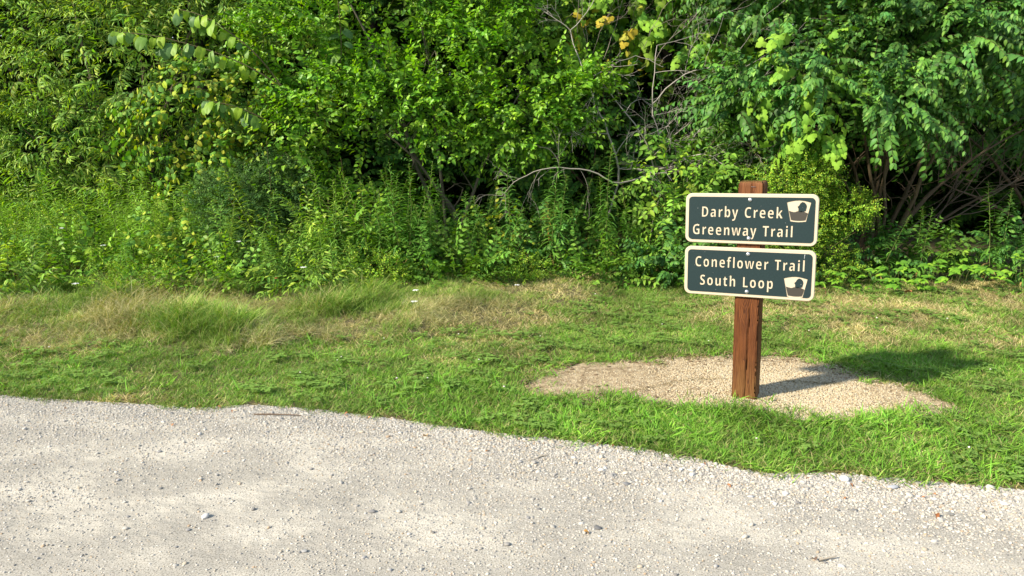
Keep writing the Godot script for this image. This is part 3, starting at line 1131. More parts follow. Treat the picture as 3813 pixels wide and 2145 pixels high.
func clover() -> void:
	# patches of clover and plantain in the turf, with a few pale flower heads
	var b := MB.new()
	for k in 14:
		var a := rf(0, TAU)
		var top := Vector3(rf(-0.045, 0.045), rf(0.02, 0.045), rf(-0.045, 0.045))
		for f in 3:
			var q := a + f * TAU / 3.0
			b.add(leaf(0.015, 0.013, "round", 0.25, 0.3, Color(0.155, 0.265, 0.05) * rf(0.8, 1.3), 3), frame(Vector3(cos(q), 0.15, sin(q)), Vector3.UP, top))
	var patch := b.done(M.grass)
	var where: Array[Transform3D] = []
	var tint := PackedColorArray()
	var heads: Array[Transform3D] = []
	for n in 3600:
		var x := rf(-5.5, 5.5)
		var z := rf(-7.0, -2.5)
		if z > edge_z(x) - 0.08 or pad_depth(x, z) > -0.03 or z < tall_front(x): continue
		if noise.get_noise_2d(x * 110.0 + 900.0, z * 110.0) < 0.05 + rf(-0.35, 0.4): continue
		where.append(Transform3D(Basis(Vector3.UP, rf(0, TAU)).scaled(Vector3.ONE * rf(0.8, 1.3)), Vector3(x, ground_y(x, z), z)))
		var g := rf(0.8, 1.2)
		tint.append(Color(g, g, g))
		if rng.randf() < 0.05: heads.append(Transform3D(Basis(Vector3.UP, rf(0, TAU)).scaled(Vector3.ONE * rf(0.009, 0.014)), Vector3(x, ground_y(x, z) + rf(0.04, 0.06), z)))
	tag(copies("clover", patch, where, tint, self), "patches of clover growing through the mown lawn", "clover")
	var pale := PackedColorArray()
	for k in heads: pale.append(Color(0.62, 0.57, 0.50))
	tag(copies("clover_flowers", M.stones[0], heads, pale, self), "tiny pale clover flower heads dotted over the lawn", "clover flowers")


func species() -> void:
	leaves_of("willow", "lance", 0.105, 0.025, [Color(0.134, 0.235, 0.033), Color(0.174, 0.280, 0.039), Color(0.101, 0.196, 0.033), Color(0.213, 0.291, 0.050)], 0.45, 1.1, 5)
	spray("willow", "willow", 0.36, 13, 1, 0.8, 0.6, 0.6, 0.8, ["leaf", "bark"], 6, 0.0025, Color(0.05, 0.045, 0.02), 0.01, 0.5)
	leaves_of("pear", "ovate", 0.07, 0.043, [Color(0.085, 0.20, 0.018), Color(0.115, 0.245, 0.02), Color(0.065, 0.16, 0.018), Color(0.14, 0.27, 0.025)], 0.45, 0.5, 5)
	spray("pear", "pear", 0.32, 12, 1, 0.8, 0.7, 0.2, 0.4, ["leaf_glossy", "bark"], 6, 0.0025, Color(0.05, 0.045, 0.02), 0.012, 0.55)
	leaves_of("honeysuckle", "ovate", 0.085, 0.047, [Color(0.050, 0.138, 0.032), Color(0.068, 0.166, 0.034), Color(0.045, 0.119, 0.029), Color(0.081, 0.180, 0.034)], 0.3, 0.5, 5)
	spray("honeysuckle", "honeysuckle", 0.46, 8, 2, 0.7, 0.55, 0.75, 0.8, ["leaf", "bark"], 5)
	leaves_of("heart_small", "heart", 0.075, 0.07, [Color(0.065, 0.15, 0.03), Color(0.09, 0.19, 0.03), Color(0.12, 0.20, 0.035), Color(0.20, 0.25, 0.03)], 0.25, 0.5)
	spray("heart_small", "heart_small", 0.34, 8, 1, 0.7, 0.4, 0.9, 1.1, ["leaf_dull", "bark"], 4)
	leaves_of("grape", "lobed", 0.115, 0.115, [Color(0.075, 0.17, 0.025), Color(0.10, 0.21, 0.03), Color(0.13, 0.24, 0.03)], 0.2, 0.5)
	spray("grape", "grape", 0.42, 6, 1, 0.6, 0.3, 1.0, 1.0, ["leaf_dull", "bark"], 4)
	leaves_of("grape_yellow", "lobed", 0.11, 0.115, [Color(0.20, 0.20, 0.03), Color(0.25, 0.20, 0.025), Color(0.13, 0.18, 0.03)], 0.2, 0.5)
	spray("grape_yellow", "grape_yellow", 0.3, 4, 1, 0.6, 0.3, 1.0, 1.0, ["leaf_dull", "bark"], 3)
	leaves_of("big_heart", "heart", 0.175, 0.135, [Color(0.09, 0.17, 0.035), Color(0.06, 0.125, 0.045), Color(0.12, 0.21, 0.025), Color(0.15, 0.235, 0.022)], 0.45, 1.5)
	leaves_of("rose", "round", 0.026, 0.016, [Color(0.10, 0.20, 0.02), Color(0.135, 0.25, 0.022), Color(0.075, 0.17, 0.02), Color(0.2, 0.28, 0.03)], 0.3, 0.3, 3)
	spray("rose", "rose", 0.13, 6, 2, 0.8, 0.5, 0.1, 0.6, ["leaf", "bark"], 6, 0.0014, Color(0.05, 0.045, 0.02), 0.006, 0.6)
	leaves_of("feather", "lance", 0.038, 0.011, [Color(0.055, 0.125, 0.035), Color(0.075, 0.155, 0.04), Color(0.05, 0.11, 0.035)], 0.3, 0.4, 3)
	spray("feather", "feather", 0.18, 12, 2, 0.75, 0.6, 0.2, 0.7, ["leaf_dull", "bark"], 6, 0.0014, Color(0.05, 0.045, 0.02), 0.004, 0.55)
	leaves_of("leaflet", "ovate", 0.085, 0.042, [Color(0.069, 0.153, 0.022), Color(0.092, 0.184, 0.024), Color(0.063, 0.138, 0.021)], 0.25, 0.4)
	spray("compound", "leaflet", 0.36, 6, 2, 0.9, 0.35, 0.25, 0.5, ["leaf_dull", "bark"], 4, 0.0022, Color(0.10, 0.14, 0.03))
	leaves_of("palmate", "ovate", 0.10, 0.05, [Color(0.085, 0.20, 0.025), Color(0.11, 0.235, 0.028), Color(0.07, 0.165, 0.025), Color(0.15, 0.27, 0.03)], 0.2, 0.5)
	leaves_of("sapling", "ovate", 0.085, 0.048, [Color(0.09, 0.19, 0.025), Color(0.12, 0.23, 0.03), Color(0.17, 0.26, 0.03)], 0.3, 0.5)
	spray("sapling", "sapling", 0.3, 8, 1, 0.8, 0.55, 0.4, 0.5, ["leaf", "bark"], 4)
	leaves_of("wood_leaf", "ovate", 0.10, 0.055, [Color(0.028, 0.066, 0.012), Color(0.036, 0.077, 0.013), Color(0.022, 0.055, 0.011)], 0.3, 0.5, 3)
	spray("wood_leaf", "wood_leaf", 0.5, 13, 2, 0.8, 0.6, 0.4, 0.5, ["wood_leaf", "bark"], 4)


func woods() -> void:
	# dark trees that stand behind the brush
	var spots := [[Vector3(-7.5, 0, -12.5), 6.5], [Vector3(-4.6, 0, -11.9), 6.8], [Vector3(-2.2, 0, -12.2), 6.6], [Vector3(0.2, 0, -11.6), 7.0], [Vector3(2.4, 0, -12.0), 6.8], [Vector3(4.6, 0, -11.6), 6.6], [Vector3(6.8, 0, -12.0), 6.7], [Vector3(9.2, 0, -12.3), 6.5], [Vector3(-10.2, 0, -12.2), 6.4]]
	var said := ["third from the left", "leftmost in view", "behind the arching big-leaved sapling", "behind the middle shrub", "behind the dead twigs", "right of the dead twigs", "behind the spreading shrub at right", "at the far right edge", "at the far left edge"]
	for k in spots.size():
		var b: Vector3 = spots[k][0]
		var h: float = spots[k][1]
		var o := thing("woodland_tree", "shaded broadleaf tree of the dark wood, " + said[k], "tree", b, 0, "trees of the dark wood")
		var t := MB.new()
		t.tube(curve(Vector3(0, -0.1, 0), Vector3(rf(-0.3, 0.3), h * 0.5, 0), Vector3(rf(-0.4, 0.4), h, 0), 8, 0.03), 0.12, 0.03, 9, Color(0.07, 0.055, 0.04))
		part("trunk", t.done(M.bark), null, o)
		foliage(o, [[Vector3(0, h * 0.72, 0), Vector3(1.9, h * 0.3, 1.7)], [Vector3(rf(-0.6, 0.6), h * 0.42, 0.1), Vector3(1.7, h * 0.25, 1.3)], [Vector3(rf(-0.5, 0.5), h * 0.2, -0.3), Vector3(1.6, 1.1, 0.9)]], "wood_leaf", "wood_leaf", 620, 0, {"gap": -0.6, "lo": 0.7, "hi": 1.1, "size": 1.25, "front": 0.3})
	var far: Array[Transform3D] = []
	var tint := PackedColorArray()
	for n in 14000:
		var p := Vector3(rf(-16, 16), rf(0.1, 6.5), rf(-18.5, -13.4))
		far.append(frame(Vector3(rf(-1, 1), rf(-0.2, 0.8), rf(0.0, 1.0)), Vector3(0, 1, 0.2), p, rf(1.8, 3.0)))
		var g := rf(0.7, 1.1)
		tint.append(Color(g, g, g))
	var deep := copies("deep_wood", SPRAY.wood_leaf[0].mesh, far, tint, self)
	tag(deep, "dark mass of the wood far behind the brush", "wood")
	var low: Array[Transform3D] = []
	var low_c := PackedColorArray()
	for n in 2600:
		var p := Vector3(rf(-11, 11), rf(0.05, 2.3) * rf(0.4, 1.0), rf(-12.6, -10.6))
		low.append(frame(Vector3(rf(-1, 1), rf(-0.2, 0.8), rf(0.0, 1.0)), Vector3(0, 1, 0.2), p, rf(1.0, 1.7)))
		var g := rf(0.6, 1.0)
		low_c.append(Color(g, g, g))
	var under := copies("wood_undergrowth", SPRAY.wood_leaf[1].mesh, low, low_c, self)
	tag(under, "dark undergrowth between the trunks of the shaded wood", "undergrowth")


func shrubs() -> void:
	var o := thing("willow_shrub", "bright narrow-leaved willow shrub filling the upper left corner", "shrub", Vector3(-4.8, 0, -9.4))
	var at := o.position
	stems(o, Vector3.ZERO, [Vector3(-1.5, 2.6, 0.2), Vector3(-0.3, 3.2, 0.1), Vector3(1.3, 3.3, -0.1), Vector3(0.6, 2.2, 0.4), Vector3(-0.9, 1.6, 0.5)], 0.025, "bark", Color(0.16, 0.13, 0.09))
	foliage(o, [[Vector3(-4.7, 2.3, -9.3) - at, Vector3(1.7, 1.3, 0.9)], [Vector3(-6.9, 1.9, -9.4) - at, Vector3(1.6, 1.4, 0.9)], [Vector3(-3.1, 3.2, -9.5) - at, Vector3(1.5, 0.95, 0.8)], [Vector3(-5.2, 1.25, -9.0) - at, Vector3(1.5, 0.6, 0.6)], [Vector3(-5.0, 3.6, -9.5) - at, Vector3(2.2, 0.9, 0.8)]], "willow", "willow", 2700, 280, {"mat": "leaf", "lift": 0.3, "gap": -0.24, "roll": 1.0})

	o = thing("ovate_shrub", "broad glossy shrub with small ovate leaves in the middle of the brush", "shrub", Vector3(-0.5, 0, -8.7))
	at = o.position
	stems(o, Vector3.ZERO, [Vector3(-1.15, 2.75, 0.5), Vector3(-1.4, 2.1, 0.35), Vector3(-0.5, 3.0, 0.45), Vector3(0.6, 1.9, 0.45), Vector3(-0.9, 1.5, 0.5)], 0.027, "bark", Color(0.14, 0.125, 0.09))
	foliage(o, [[Vector3(-2.0, 2.35, -8.35) - at, Vector3(0.85, 0.75, 0.5)], [Vector3(-1.35, 1.65, -8.2) - at, Vector3(1.15, 0.55, 0.5)], [Vector3(-0.6, 2.3, -8.7) - at, Vector3(1.1, 0.8, 0.6)], [Vector3(0.2, 1.75, -8.2) - at, Vector3(0.8, 0.66, 0.5)], [Vector3(-0.7, 3.3, -8.9) - at, Vector3(1.7, 0.8, 0.7)], [Vector3(-1.6, 1.15, -8.15) - at, Vector3(0.6, 0.3, 0.3)]], "pear", "pear", 2200, 300, {"mat": "leaf_glossy", "gap": -0.1, "lift": 0.5, "roll": 1.0})

	o = thing("spreading_shrub", "large dark green shrub spreading over bare brown stems at the upper right", "shrub", Vector3(4.05, 0, -8.5))
	at = o.position
	stems(o, Vector3.ZERO, [Vector3(-0.9, 1.7, 0.4), Vector3(-0.5, 1.9, 0.3), Vector3(-0.15, 2.1, 0.2), Vector3(0.2, 2.0, 0.4), Vector3(0.35, 1.6, 0.7), Vector3(0.8, 1.9, 0.2), Vector3(-0.3, 1.6, 0.6), Vector3(0.05, 1.7, 0.1), Vector3(1.5, 1.5, 0.1), Vector3(1.9, 1.1, 0.2), Vector3(-1.3, 1.7, 0.5), Vector3(-0.75, 1.3, 0.2)], 0.024, "bark", Color(0.12, 0.09, 0.055), 0.32)
	foliage(o, [[Vector3(3.1, 1.95, -7.9) - at, Vector3(0.95, 0.48, 0.6)], [Vector3(4.15, 2.35, -8.0) - at, Vector3(1.05, 0.6, 0.6)], [Vector3(2.35, 1.7, -8.0) - at, Vector3(0.6, 0.42, 0.45)], [Vector3(3.55, 1.70, -7.6) - at, Vector3(0.72, 0.28, 0.4)], [Vector3(3.2, 2.9, -8.4) - at, Vector3(1.6, 0.7, 0.7)], [Vector3(4.95, 2.75, -8.3) - at, Vector3(1.0, 0.75, 0.7)], [Vector3(4.0, 3.6, -8.7) - at, Vector3(2.2, 0.7, 0.9)]], "honeysuckle", "honeysuckle", 1700, 300, {"gap": -0.08, "lift": 0.15, "out": 1.0, "roll": 0.5})

	o = thing("edge_shrub", "shaded shrub leaning in from the right edge behind the hollow", "shrub", Vector3(6.8, 0, -9.2))
	at = o.position
	stems(o, Vector3.ZERO, [Vector3(-1.6, 1.5, 0.2), Vector3(-0.9, 2.2, 0.2), Vector3(0.2, 2.4, 0.3), Vector3(-1.9, 0.9, 0.5)], 0.026, "bark", Color(0.15, 0.11, 0.075))
	foliage(o, [[Vector3(6.6, 2.6, -9.2) - at, Vector3(1.3, 1.1, 0.9)], [Vector3(5.8, 1.7, -9.5) - at, Vector3(1.0, 0.4, 0.5)], [Vector3(7.4, 1.2, -8.8) - at, Vector3(1.2, 1.0, 0.7)]], "honeysuckle", "honeysuckle", 800, 0, {"lift": 0.2})

	o = thing("shaded_undergrowth", "low dark leafy shrub in the shade behind the dead twigs", "shrub", Vector3(1.5, 0, -9.5))
	stems(o, Vector3.ZERO, [Vector3(-1, 1.3, 0.2), Vector3(0.3, 1.9, 0.1), Vector3(1.1, 1.3, 0.2)], 0.02, "bark", Color(0.12, 0.09, 0.06))
	foliage(o, [[Vector3(-0.4, 1.3, 0), Vector3(1.2, 0.9, 0.5)], [Vector3(1.0, 1.0, 0.1), Vector3(0.9, 0.7, 0.5)], [Vector3(0.2, 2.4, -0.1), Vector3(1.6, 0.8, 0.5)]], "honeysuckle", "honeysuckle", 480, 120, {"gap": -0.05})

	o = thing("shaded_undergrowth", "low dark leafy shrub under the middle shrub, behind the goldenrod", "shrub", Vector3(-1.4, 0, -9.3))
	foliage(o, [[Vector3(-0.6, 0.8, 0), Vector3(1.3, 0.8, 0.4)], [Vector3(1.2, 0.8, -0.1), Vector3(1.1, 0.7, 0.4)]], "honeysuckle", "honeysuckle", 300, 0, {"gap": 0.0})

	o = thing("shaded_undergrowth", "low dark leafy shrub under the willow, behind the left goldenrod", "shrub", Vector3(-4.6, 0, -9.6))
	foliage(o, [[Vector3(-1.4, 0.8, 0), Vector3(1.6, 0.8, 0.4)], [Vector3(1.0, 0.9, 0), Vector3(1.4, 0.8, 0.4)]], "honeysuckle", "honeysuckle", 500, 0, {"gap": -0.2})

	o = thing("fine_leaved_shrub", "dark blue-green fine-leaved bush standing among the left goldenrod", "shrub", Vector3(-2.65, 0, -7.8))
	stems(o, Vector3.ZERO, [Vector3(-0.3, 0.9, 0), Vector3(0.25, 0.95, 0.1), Vector3(0.0, 0.7, 0.2)], 0.012, "bark", Color(0.12, 0.09, 0.06), 0.1)
	foliage(o, [[Vector3(-0.1, 0.68, 0), Vector3(0.5, 0.42, 0.35)], [Vector3(0.35, 0.85, -0.1), Vector3(0.38, 0.35, 0.3)], [Vector3(0.1, 0.35, 0.1), Vector3(0.45, 0.3, 0.3)]], "feather", "feather", 1500, 290, {"mat": "leaf_dull", "gap": -0.4, "lift": 0.5})

	o = thing("rose_bush", "yellow-green small-leaved bush rising behind the sign's right shoulder", "shrub", Vector3(2.85, 0, -7.5))
	stems(o, Vector3.ZERO, [Vector3(-0.25, 1.0, 0.1), Vector3(0.1, 1.1, 0.1), Vector3(0.45, 0.75, 0.2), Vector3(-0.5, 0.9, 0.2)], 0.009, "bark", Color(0.13, 0.12, 0.05), 0.12)
	foliage(o, [[Vector3(-0.1, 1.02, 0.1), Vector3(0.48, 0.24, 0.28)], [Vector3(0.38, 0.74, 0.2), Vector3(0.3, 0.2, 0.2)], [Vector3(-0.05, 0.6, 0.0), Vector3(0.55, 0.4, 0.3)]], "rose", "rose", 1900, 300, {"gap": -0.2, "lift": 0.5, "roll": 1.2})

	o = thing("compound_leaved_shrub", "drooping shrub with paired leaflets left of the post top", "shrub", Vector3(2.3, 0, -8.4))
	stems(o, Vector3.ZERO, [Vector3(0, 1.3, 0.2), Vector3(-0.5, 1.1, 0.3), Vector3(0.3, 1.0, 0.3)], 0.012, "bark", Color(0.11, 0.09, 0.05), 0.1)
	foliage(o, [[Vector3(0.05, 1.2, 0.3), Vector3(0.5, 0.42, 0.3)], [Vector3(-0.55, 1.0, 0.4), Vector3(0.55, 0.35, 0.25)], [Vector3(-0.2, 0.5, 0.4), Vector3(0.7, 0.45, 0.3)]], "compound", "leaflet", 250, 260, {"mat": "leaf_dull", "lift": 0.1, "gap": -0.4})

	o = thing("leafy_sapling", "leafy sapling with pointed leaves among the middle goldenrod", "sapling", Vector3(-1.55, 0, -7.55))
	stems(o, Vector3.ZERO, [Vector3(0.05, 0.85, 0.05), Vector3(-0.2, 0.7, 0.1), Vector3(0.3, 0.6, 0.1)], 0.008, "bark", Color(0.13, 0.13, 0.05), 0.06)
	foliage(o, [[Vector3(0, 0.55, 0.05), Vector3(0.4, 0.38, 0.25)], [Vector3(0.25, 0.3, 0.1), Vector3(0.4, 0.25, 0.2)]], "sapling", "sapling", 80, 240, {"gap": -0.6})

	o = thing("leafy_sapling", "pale leafy sapling in front of the dark gap left of centre", "sapling", Vector3(-2.1, 0, -8.05))
	stems(o, Vector3.ZERO, [Vector3(0.0, 1.6, 0.05), Vector3(-0.25, 1.3, 0.1)], 0.009, "bark", Color(0.13, 0.12, 0.06), 0.06)
	foliage(o, [[Vector3(-0.15, 1.35, 0.1), Vector3(0.42, 0.36, 0.25)], [Vector3(0.0, 0.95, 0.1), Vector3(0.3, 0.3, 0.2)]], "sapling", "sapling", 60, 200, {"gap": -0.6})

	o = thing("leafy_sapling", "yellowish sapling with hanging leaves left of the upper sign panel", "sapling", Vector3(1.75, 0, -7.75))
	stems(o, Vector3.ZERO, [Vector3(0.1, 1.05, 0.1), Vector3(-0.3, 0.9, 0.15), Vector3(0.3, 0.8, 0.1)], 0.009, "bark", Color(0.13, 0.12, 0.06), 0.08)
	foliage(o, [[Vector3(0.0, 0.95, 0.1), Vector3(0.5, 0.26, 0.2)], [Vector3(0.1, 0.6, 0.15), Vector3(0.5, 0.35, 0.2)]], "sapling", "sapling", 85, 220, {"gap": -0.6, "lift": -0.1})


func vines_and_dead_wood() -> void:
	var o := thing("round_leaved_vine", "round-leaved vine draped over the willow's right flank", "vine", Vector3(-3.3, 0, -8.5))
	stems(o, Vector3.ZERO, [Vector3(0.1, 1.9, 0.1), Vector3(-0.3, 1.5, 0.2), Vector3(0.3, 1.4, 0.2)], 0.008, "bark", Color(0.14, 0.10, 0.06), 0.1)
	foliage(o, [[Vector3(-0.05, 1.62, 0.2), Vector3(0.62, 0.5, 0.35)], [Vector3(0.1, 1.1, 0.3), Vector3(0.55, 0.4, 0.3)], [Vector3(0.5, 1.9, 0.1), Vector3(0.5, 0.35, 0.3)]], "heart_small", "heart_small", 330, 260, {"mat": "leaf_dull", "lift": -0.1})

	o = thing("grape_vine", "lobed grape vine hanging over the wood above the dead twigs", "vine", Vector3(1.2, 0, -9.1))
	stems(o, Vector3.ZERO, [Vector3(0, 2.8, 0), Vector3(-0.6, 2.6, 0.1), Vector3(0.9, 2.6, 0.1)], 0.01, "bark", Color(0.16, 0.12, 0.08), 0.4)
	foliage(o, [[Vector3(0, 2.75, 0.1), Vector3(0.95, 0.5, 0.3)], [Vector3(-0.8, 2.6, 0.2), Vector3(0.45, 0.5, 0.3)], [Vector3(1.0, 2.65, 0.2), Vector3(0.6, 0.5, 0.3)], [Vector3(0.3, 3.5, 0.1), Vector3(1.4, 0.5, 0.4)]], "grape", "grape", 300, 270, {"mat": "leaf_dull", "lift": -0.2})
	foliage(o, [[Vector3(0.05, 2.5, 0.35), Vector3(0.7, 0.32, 0.2)], [Vector3(-0.7, 2.6, 0.4), Vector3(0.2, 0.3, 0.15)]], "grape_yellow", "grape_yellow", 18, 80, {"mat": "leaf_dull", "lift": -0.3})

	o = thing("grape_vine", "lobed grape vine trailing down the left side of the spreading shrub", "vine", Vector3(2.55, 0, -7.95))
	stems(o, Vector3.ZERO, [Vector3(0.2, 1.9, 0.2), Vector3(0.3, 1.4, 0.3)], 0.008, "bark", Color(0.16, 0.12, 0.08), 0.1)
	foliage(o, [[Vector3(0.2, 1.95, 0.35), Vector3(0.3, 0.4, 0.2)], [Vector3(0.5, 1.45, 0.5), Vector3(0.35, 0.2, 0.15)]], "grape", "grape", 46, 150, {"mat": "leaf_dull", "lift": -0.3})

	# the sapling with the largest leaves: two long shoots, every leaf its own
	o = thing("big_leaved_sapling", "sapling with very large drooping heart-shaped leaves along an arching shoot", "sapling", Vector3(-2.0, 0, -8.3))
	var shoots := [
		[Vector3(0, 0, 0), Vector3(0.03, 1.0, 0.1), Vector3(0.1, 1.65, 0.2), Vector3(0.28, 2.2, 0.35), Vector3(0.28, 2.85, 0.4)],
		[Vector3(0.1, 1.55, 0.2), Vector3(-0.35, 1.95, 0.45), Vector3(-0.8, 2.2, 0.6), Vector3(-1.35, 2.36, 0.75), Vector3(-1.75, 2.4, 0.8)],
		[Vector3(0.05, 1.35, 0.15), Vector3(-0.4, 1.55, 0.4), Vector3(-0.75, 1.72, 0.5), Vector3(-1.05, 1.78, 0.55)],
		[Vector3(-0.3, 1.9, 0.4), Vector3(-0.55, 2.25, 0.5), Vector3(-0.95, 2.55, 0.5), Vector3(-1.25, 2.65, 0.5)],
	]
	for k in shoots.size():
		var path := through(shoots[k], 5)
		var b := MB.new()
		b.tube(path, 0.014 if k == 0 else 0.008, 0.003, 6, Color(0.12, 0.10, 0.05))
		part("shoot", b.done(M.bark), null, o)
		var from := path.size() / 3
		var count := 42 if k < 2 else 24
		for n in count:
			var x := lerpf(from, path.size() - 1.01, float(n) / (count - 1))
			var p := path[int(x)].lerp(path[int(x) + 1], x - int(x))
			var d := (path[int(x) + 1] - path[int(x)]).normalized()
			var side := 1.0 if n % 2 == 0 else -1.0
			var across := d.cross(Vector3.UP).normalized()
			if across.length() < 0.1: across = Vector3.RIGHT
			var dir := (across * side * 0.75 + d * 0.25 + Vector3(0, -1.0 if k > 0 else -0.35, 0.25) + rv(0.3)).normalized()
			var q := rng.randi() % 8
			part("leaf", solo("big_heart", q, "leaf"), null, o, frame(dir, Vector3(rf(-0.7, 0.7), 0.9, rf(0.1, 0.9)), p + dir * 0.02 + rv(0.022), rf(0.55, 1.05) * (1.0 - 0.3 * absf(float(n) / count - 0.4))))

	# dead wood
	var grey := Color(0.36, 0.33, 0.29)
	o = thing("dead_shrub", "leafless pale grey shrub tangled in front of the dark wood", "dead shrub", Vector3(1.45, 0, -8.45))
	var limbs := [
		[[Vector3(0.05, 0.0, 0), Vector3(0.1, 0.75, 0.2), Vector3(0.02, 1.2, 0.35), Vector3(-0.18, 1.55, 0.4), Vector3(-0.55, 2.0, 0.3)], 0.016],
		[[Vector3(0.12, 0.0, 0), Vector3(0.25, 0.9, 0.2), Vector3(0.12, 1.35, 0.35), Vector3(0.0, 1.75, 0.35), Vector3(0.05, 2.35, 0.25)], 0.014],
		[[Vector3(-0.55, 0.1, 0.1), Vector3(-0.32, 0.95, 0.3), Vector3(-0.45, 1.45, 0.4), Vector3(-0.62, 1.85, 0.35), Vector3(-0.85, 2.5, 0.25)], 0.020],
		[[Vector3(0.15, 1.0, 0.3), Vector3(0.45, 1.45, 0.5), Vector3(0.75, 1.75, 0.5), Vector3(1.0, 1.85, 0.45)], 0.009],
		[[Vector3(0.0, 1.75, 0.35), Vector3(0.3, 2.05, 0.45), Vector3(0.7, 2.1, 0.5), Vector3(1.1, 1.95, 0.4)], 0.010],
		[[Vector3(0.2, 1.1, 0.35), Vector3(0.5, 1.25, 0.6), Vector3(0.8, 1.05, 0.7), Vector3(0.95, 0.75, 0.7)], 0.008],
	]
	for l in limbs:
		var b := MB.new()
		var path := through(l[0], 4, 0.012)
		b.tube(path, l[1] * 0.72, l[1] * 0.25, 6, grey * rf(0.85, 1.2))
		var limb := part("limb", b.done(M.bark), null, o)
		var t := MB.new()
		for k in 7:
			var x := rng.randi_range(path.size() / 3, path.size() - 1)
			fork(t, path[x], (Vector3(rf(-0.6, 0.8), rf(-0.15, 0.7), rf(-0.2, 0.5))).normalized(), rf(0.3, 0.6), l[1] * 0.24, 2, grey, 0.03)
		part("twigs", t.done(M.bark), null, limb)
	o = thing("dead_branch", "bleached fallen branch arching over the goldenrod left of the sign", "branch", Vector3(1.1, 0.97, -7.75))
	var arch := through([Vector3(0.5, 0.15, -0.2), Vector3(0.0, 0.0, 0), Vector3(-0.32, 0.12, 0.05), Vector3(-0.72, 0.15, 0.1), Vector3(-1.02, 0.05, 0.1), Vector3(-1.2, -0.12, 0.1)], 4, 0.006)
	var ab := MB.new()
	ab.tube(arch, 0.010, 0.003, 6, Color(0.27, 0.25, 0.21))
	part("limb", ab.done(M.bark), null, o)
	var at := MB.new()
	for k in 12:
		fork(at, arch[rng.randi_range(9, arch.size() - 1)], Vector3(rf(-0.9, 0.2), rf(-0.5, 0.5), rf(-0.2, 0.4)).normalized(), rf(0.18, 0.36), 0.0026, 1, Color(0.27, 0.25, 0.21), 0.12)
	part("twigs", at.done(M.bark), null, o)
	o = thing("dead_branch", "dark broken branch slanting through the leaves above the fallen branch", "branch", Vector3(1.25, 1.1, -8.2))
	var b3 := MB.new()
	b3.tube(through([Vector3(-0.1, 0.05, 0), Vector3(0.15, 0.02, 0.03), Vector3(0.45, -0.02, 0.1), Vector3(0.9, -0.12, 0.15)], 4, 0.005), 0.022, 0.012, 7, Color(0.17, 0.15, 0.12))
	part("limb", b3.done(M.bark), null, o)
	o = thing("dead_branch", "bare brown branches leaning out of the dark hollow at right", "branch", Vector3(4.6, 0.1, -8.6))
	var b4 := MB.new()
	for k in 5: fork(b4, Vector3(rf(-0.3, 0.2), rf(0, 0.3), rf(-0.1, 0.2)), Vector3(rf(0.5, 1.0), rf(0.35, 0.7), rf(-0.1, 0.3)).normalized(), rf(0.9, 1.5), 0.010, 2, Color(0.13, 0.10, 0.07), 0.0)
	part("limb", b4.done(M.bark), null, o)
	o = thing("dead_branch", "grey dead twigs showing in the canopy above the grape leaves", "branch", Vector3(0.9, 2.2, -8.6))
	var b5 := MB.new()
	for k in 9: fork(b5, Vector3(rf(-0.6, 0.9), rf(-0.3, 0.4), rf(-0.1, 0.2)), Vector3(rf(-0.7, 0.7), rf(0.1, 1.0), rf(-0.1, 0.3)).normalized(), rf(0.5, 0.9), 0.004, 2, Color(0.24, 0.21, 0.17), 0.0)
	part("twigs", b5.done(M.bark), null, o)


func goldenrod_kind(h: float, cols: Array, budded: bool) -> Array:
	var stem := MB.new()
	var lean := rv(0.11)
	var path := curve(Vector3.ZERO, Vector3(lean.x * 0.3, h * 0.5, lean.z * 0.3), Vector3(lean.x * 2.0, h, lean.z * 2.0), 8, 0.006)
	stem.tube(path, 0.0038, 0.0014, 5, Color(0.14, 0.17, 0.05))
	var green := MB.new()
	var n := int(h * 82.0)
	for k in n:
		var t := 0.10 + 0.9 * k / n
		var x := t * 7.99
		var p := path[int(x)].lerp(path[int(x) + 1], x - int(x))
		var a := k * 2.4 + rf(-0.7, 0.7)
		var up := lerpf(-0.25, 0.75, t) + rf(-0.2, 0.2)
		var d := Vector3(cos(a), up, sin(a)).normalized()
		var size := (0.15 * sin(PI * pow(t, 0.9) * 0.82 + 0.32)) * rf(0.75, 1.15) + 0.015
		var c: Color = cols[rng.randi() % cols.size()]
		var s := rf(0.8, 1.2)
		c *= LEAF_GAIN
		if t < 0.26 and rng.randf() < 0.3: c = Color(0.36, 0.27, 0.09)
		green.add(leaf(size, 0.022 * (1.15 - 0.6 * t), "lance", 0.35, rf(0.4, 1.3), Color(c.r * s, c.g * s, c.b * s), 4), frame(d, Vector3.UP, p))
	var buds := MB.new()
	if budded:
		for k in 26:
			var t := rf(0.86, 1.0)
			var x := t * 7.99
			var p := path[int(x)].lerp(path[mini(int(x) + 1, 8)], x - int(x))
			var a := rf(0, TAU)
			var d := Vector3(cos(a), 0.9, sin(a)).normalized()
			buds.add(leaf(rf(0.02, 0.05), 0.007, "lance", 0.2, 0.8, Color(0.20, 0.27, 0.05), 3), frame(d, Vector3.UP, p))
	return [stem.done(M.bark), green.done(M.leaf), buds.done(M.leaf) if budded else null]


func plant(kind: Array, called: String, label: String, category: String, group: String, p: Vector3, size: float) -> void:
	var o := thing(called, label, category, p, rf(0, TAU), group)
	o.scale = Vector3(size, size * rf(0.92, 1.08), size)
	o.rotation.x = rf(-0.14, 0.18)
	o.rotation.z = rf(-0.2, 0.2)
	part("stem", kind[0], null, o)
	tag(part("leaves", kind[1], null, o), "", "", "", "stuff")
	if kind[2]: part("flower_buds", kind[2], null, o)


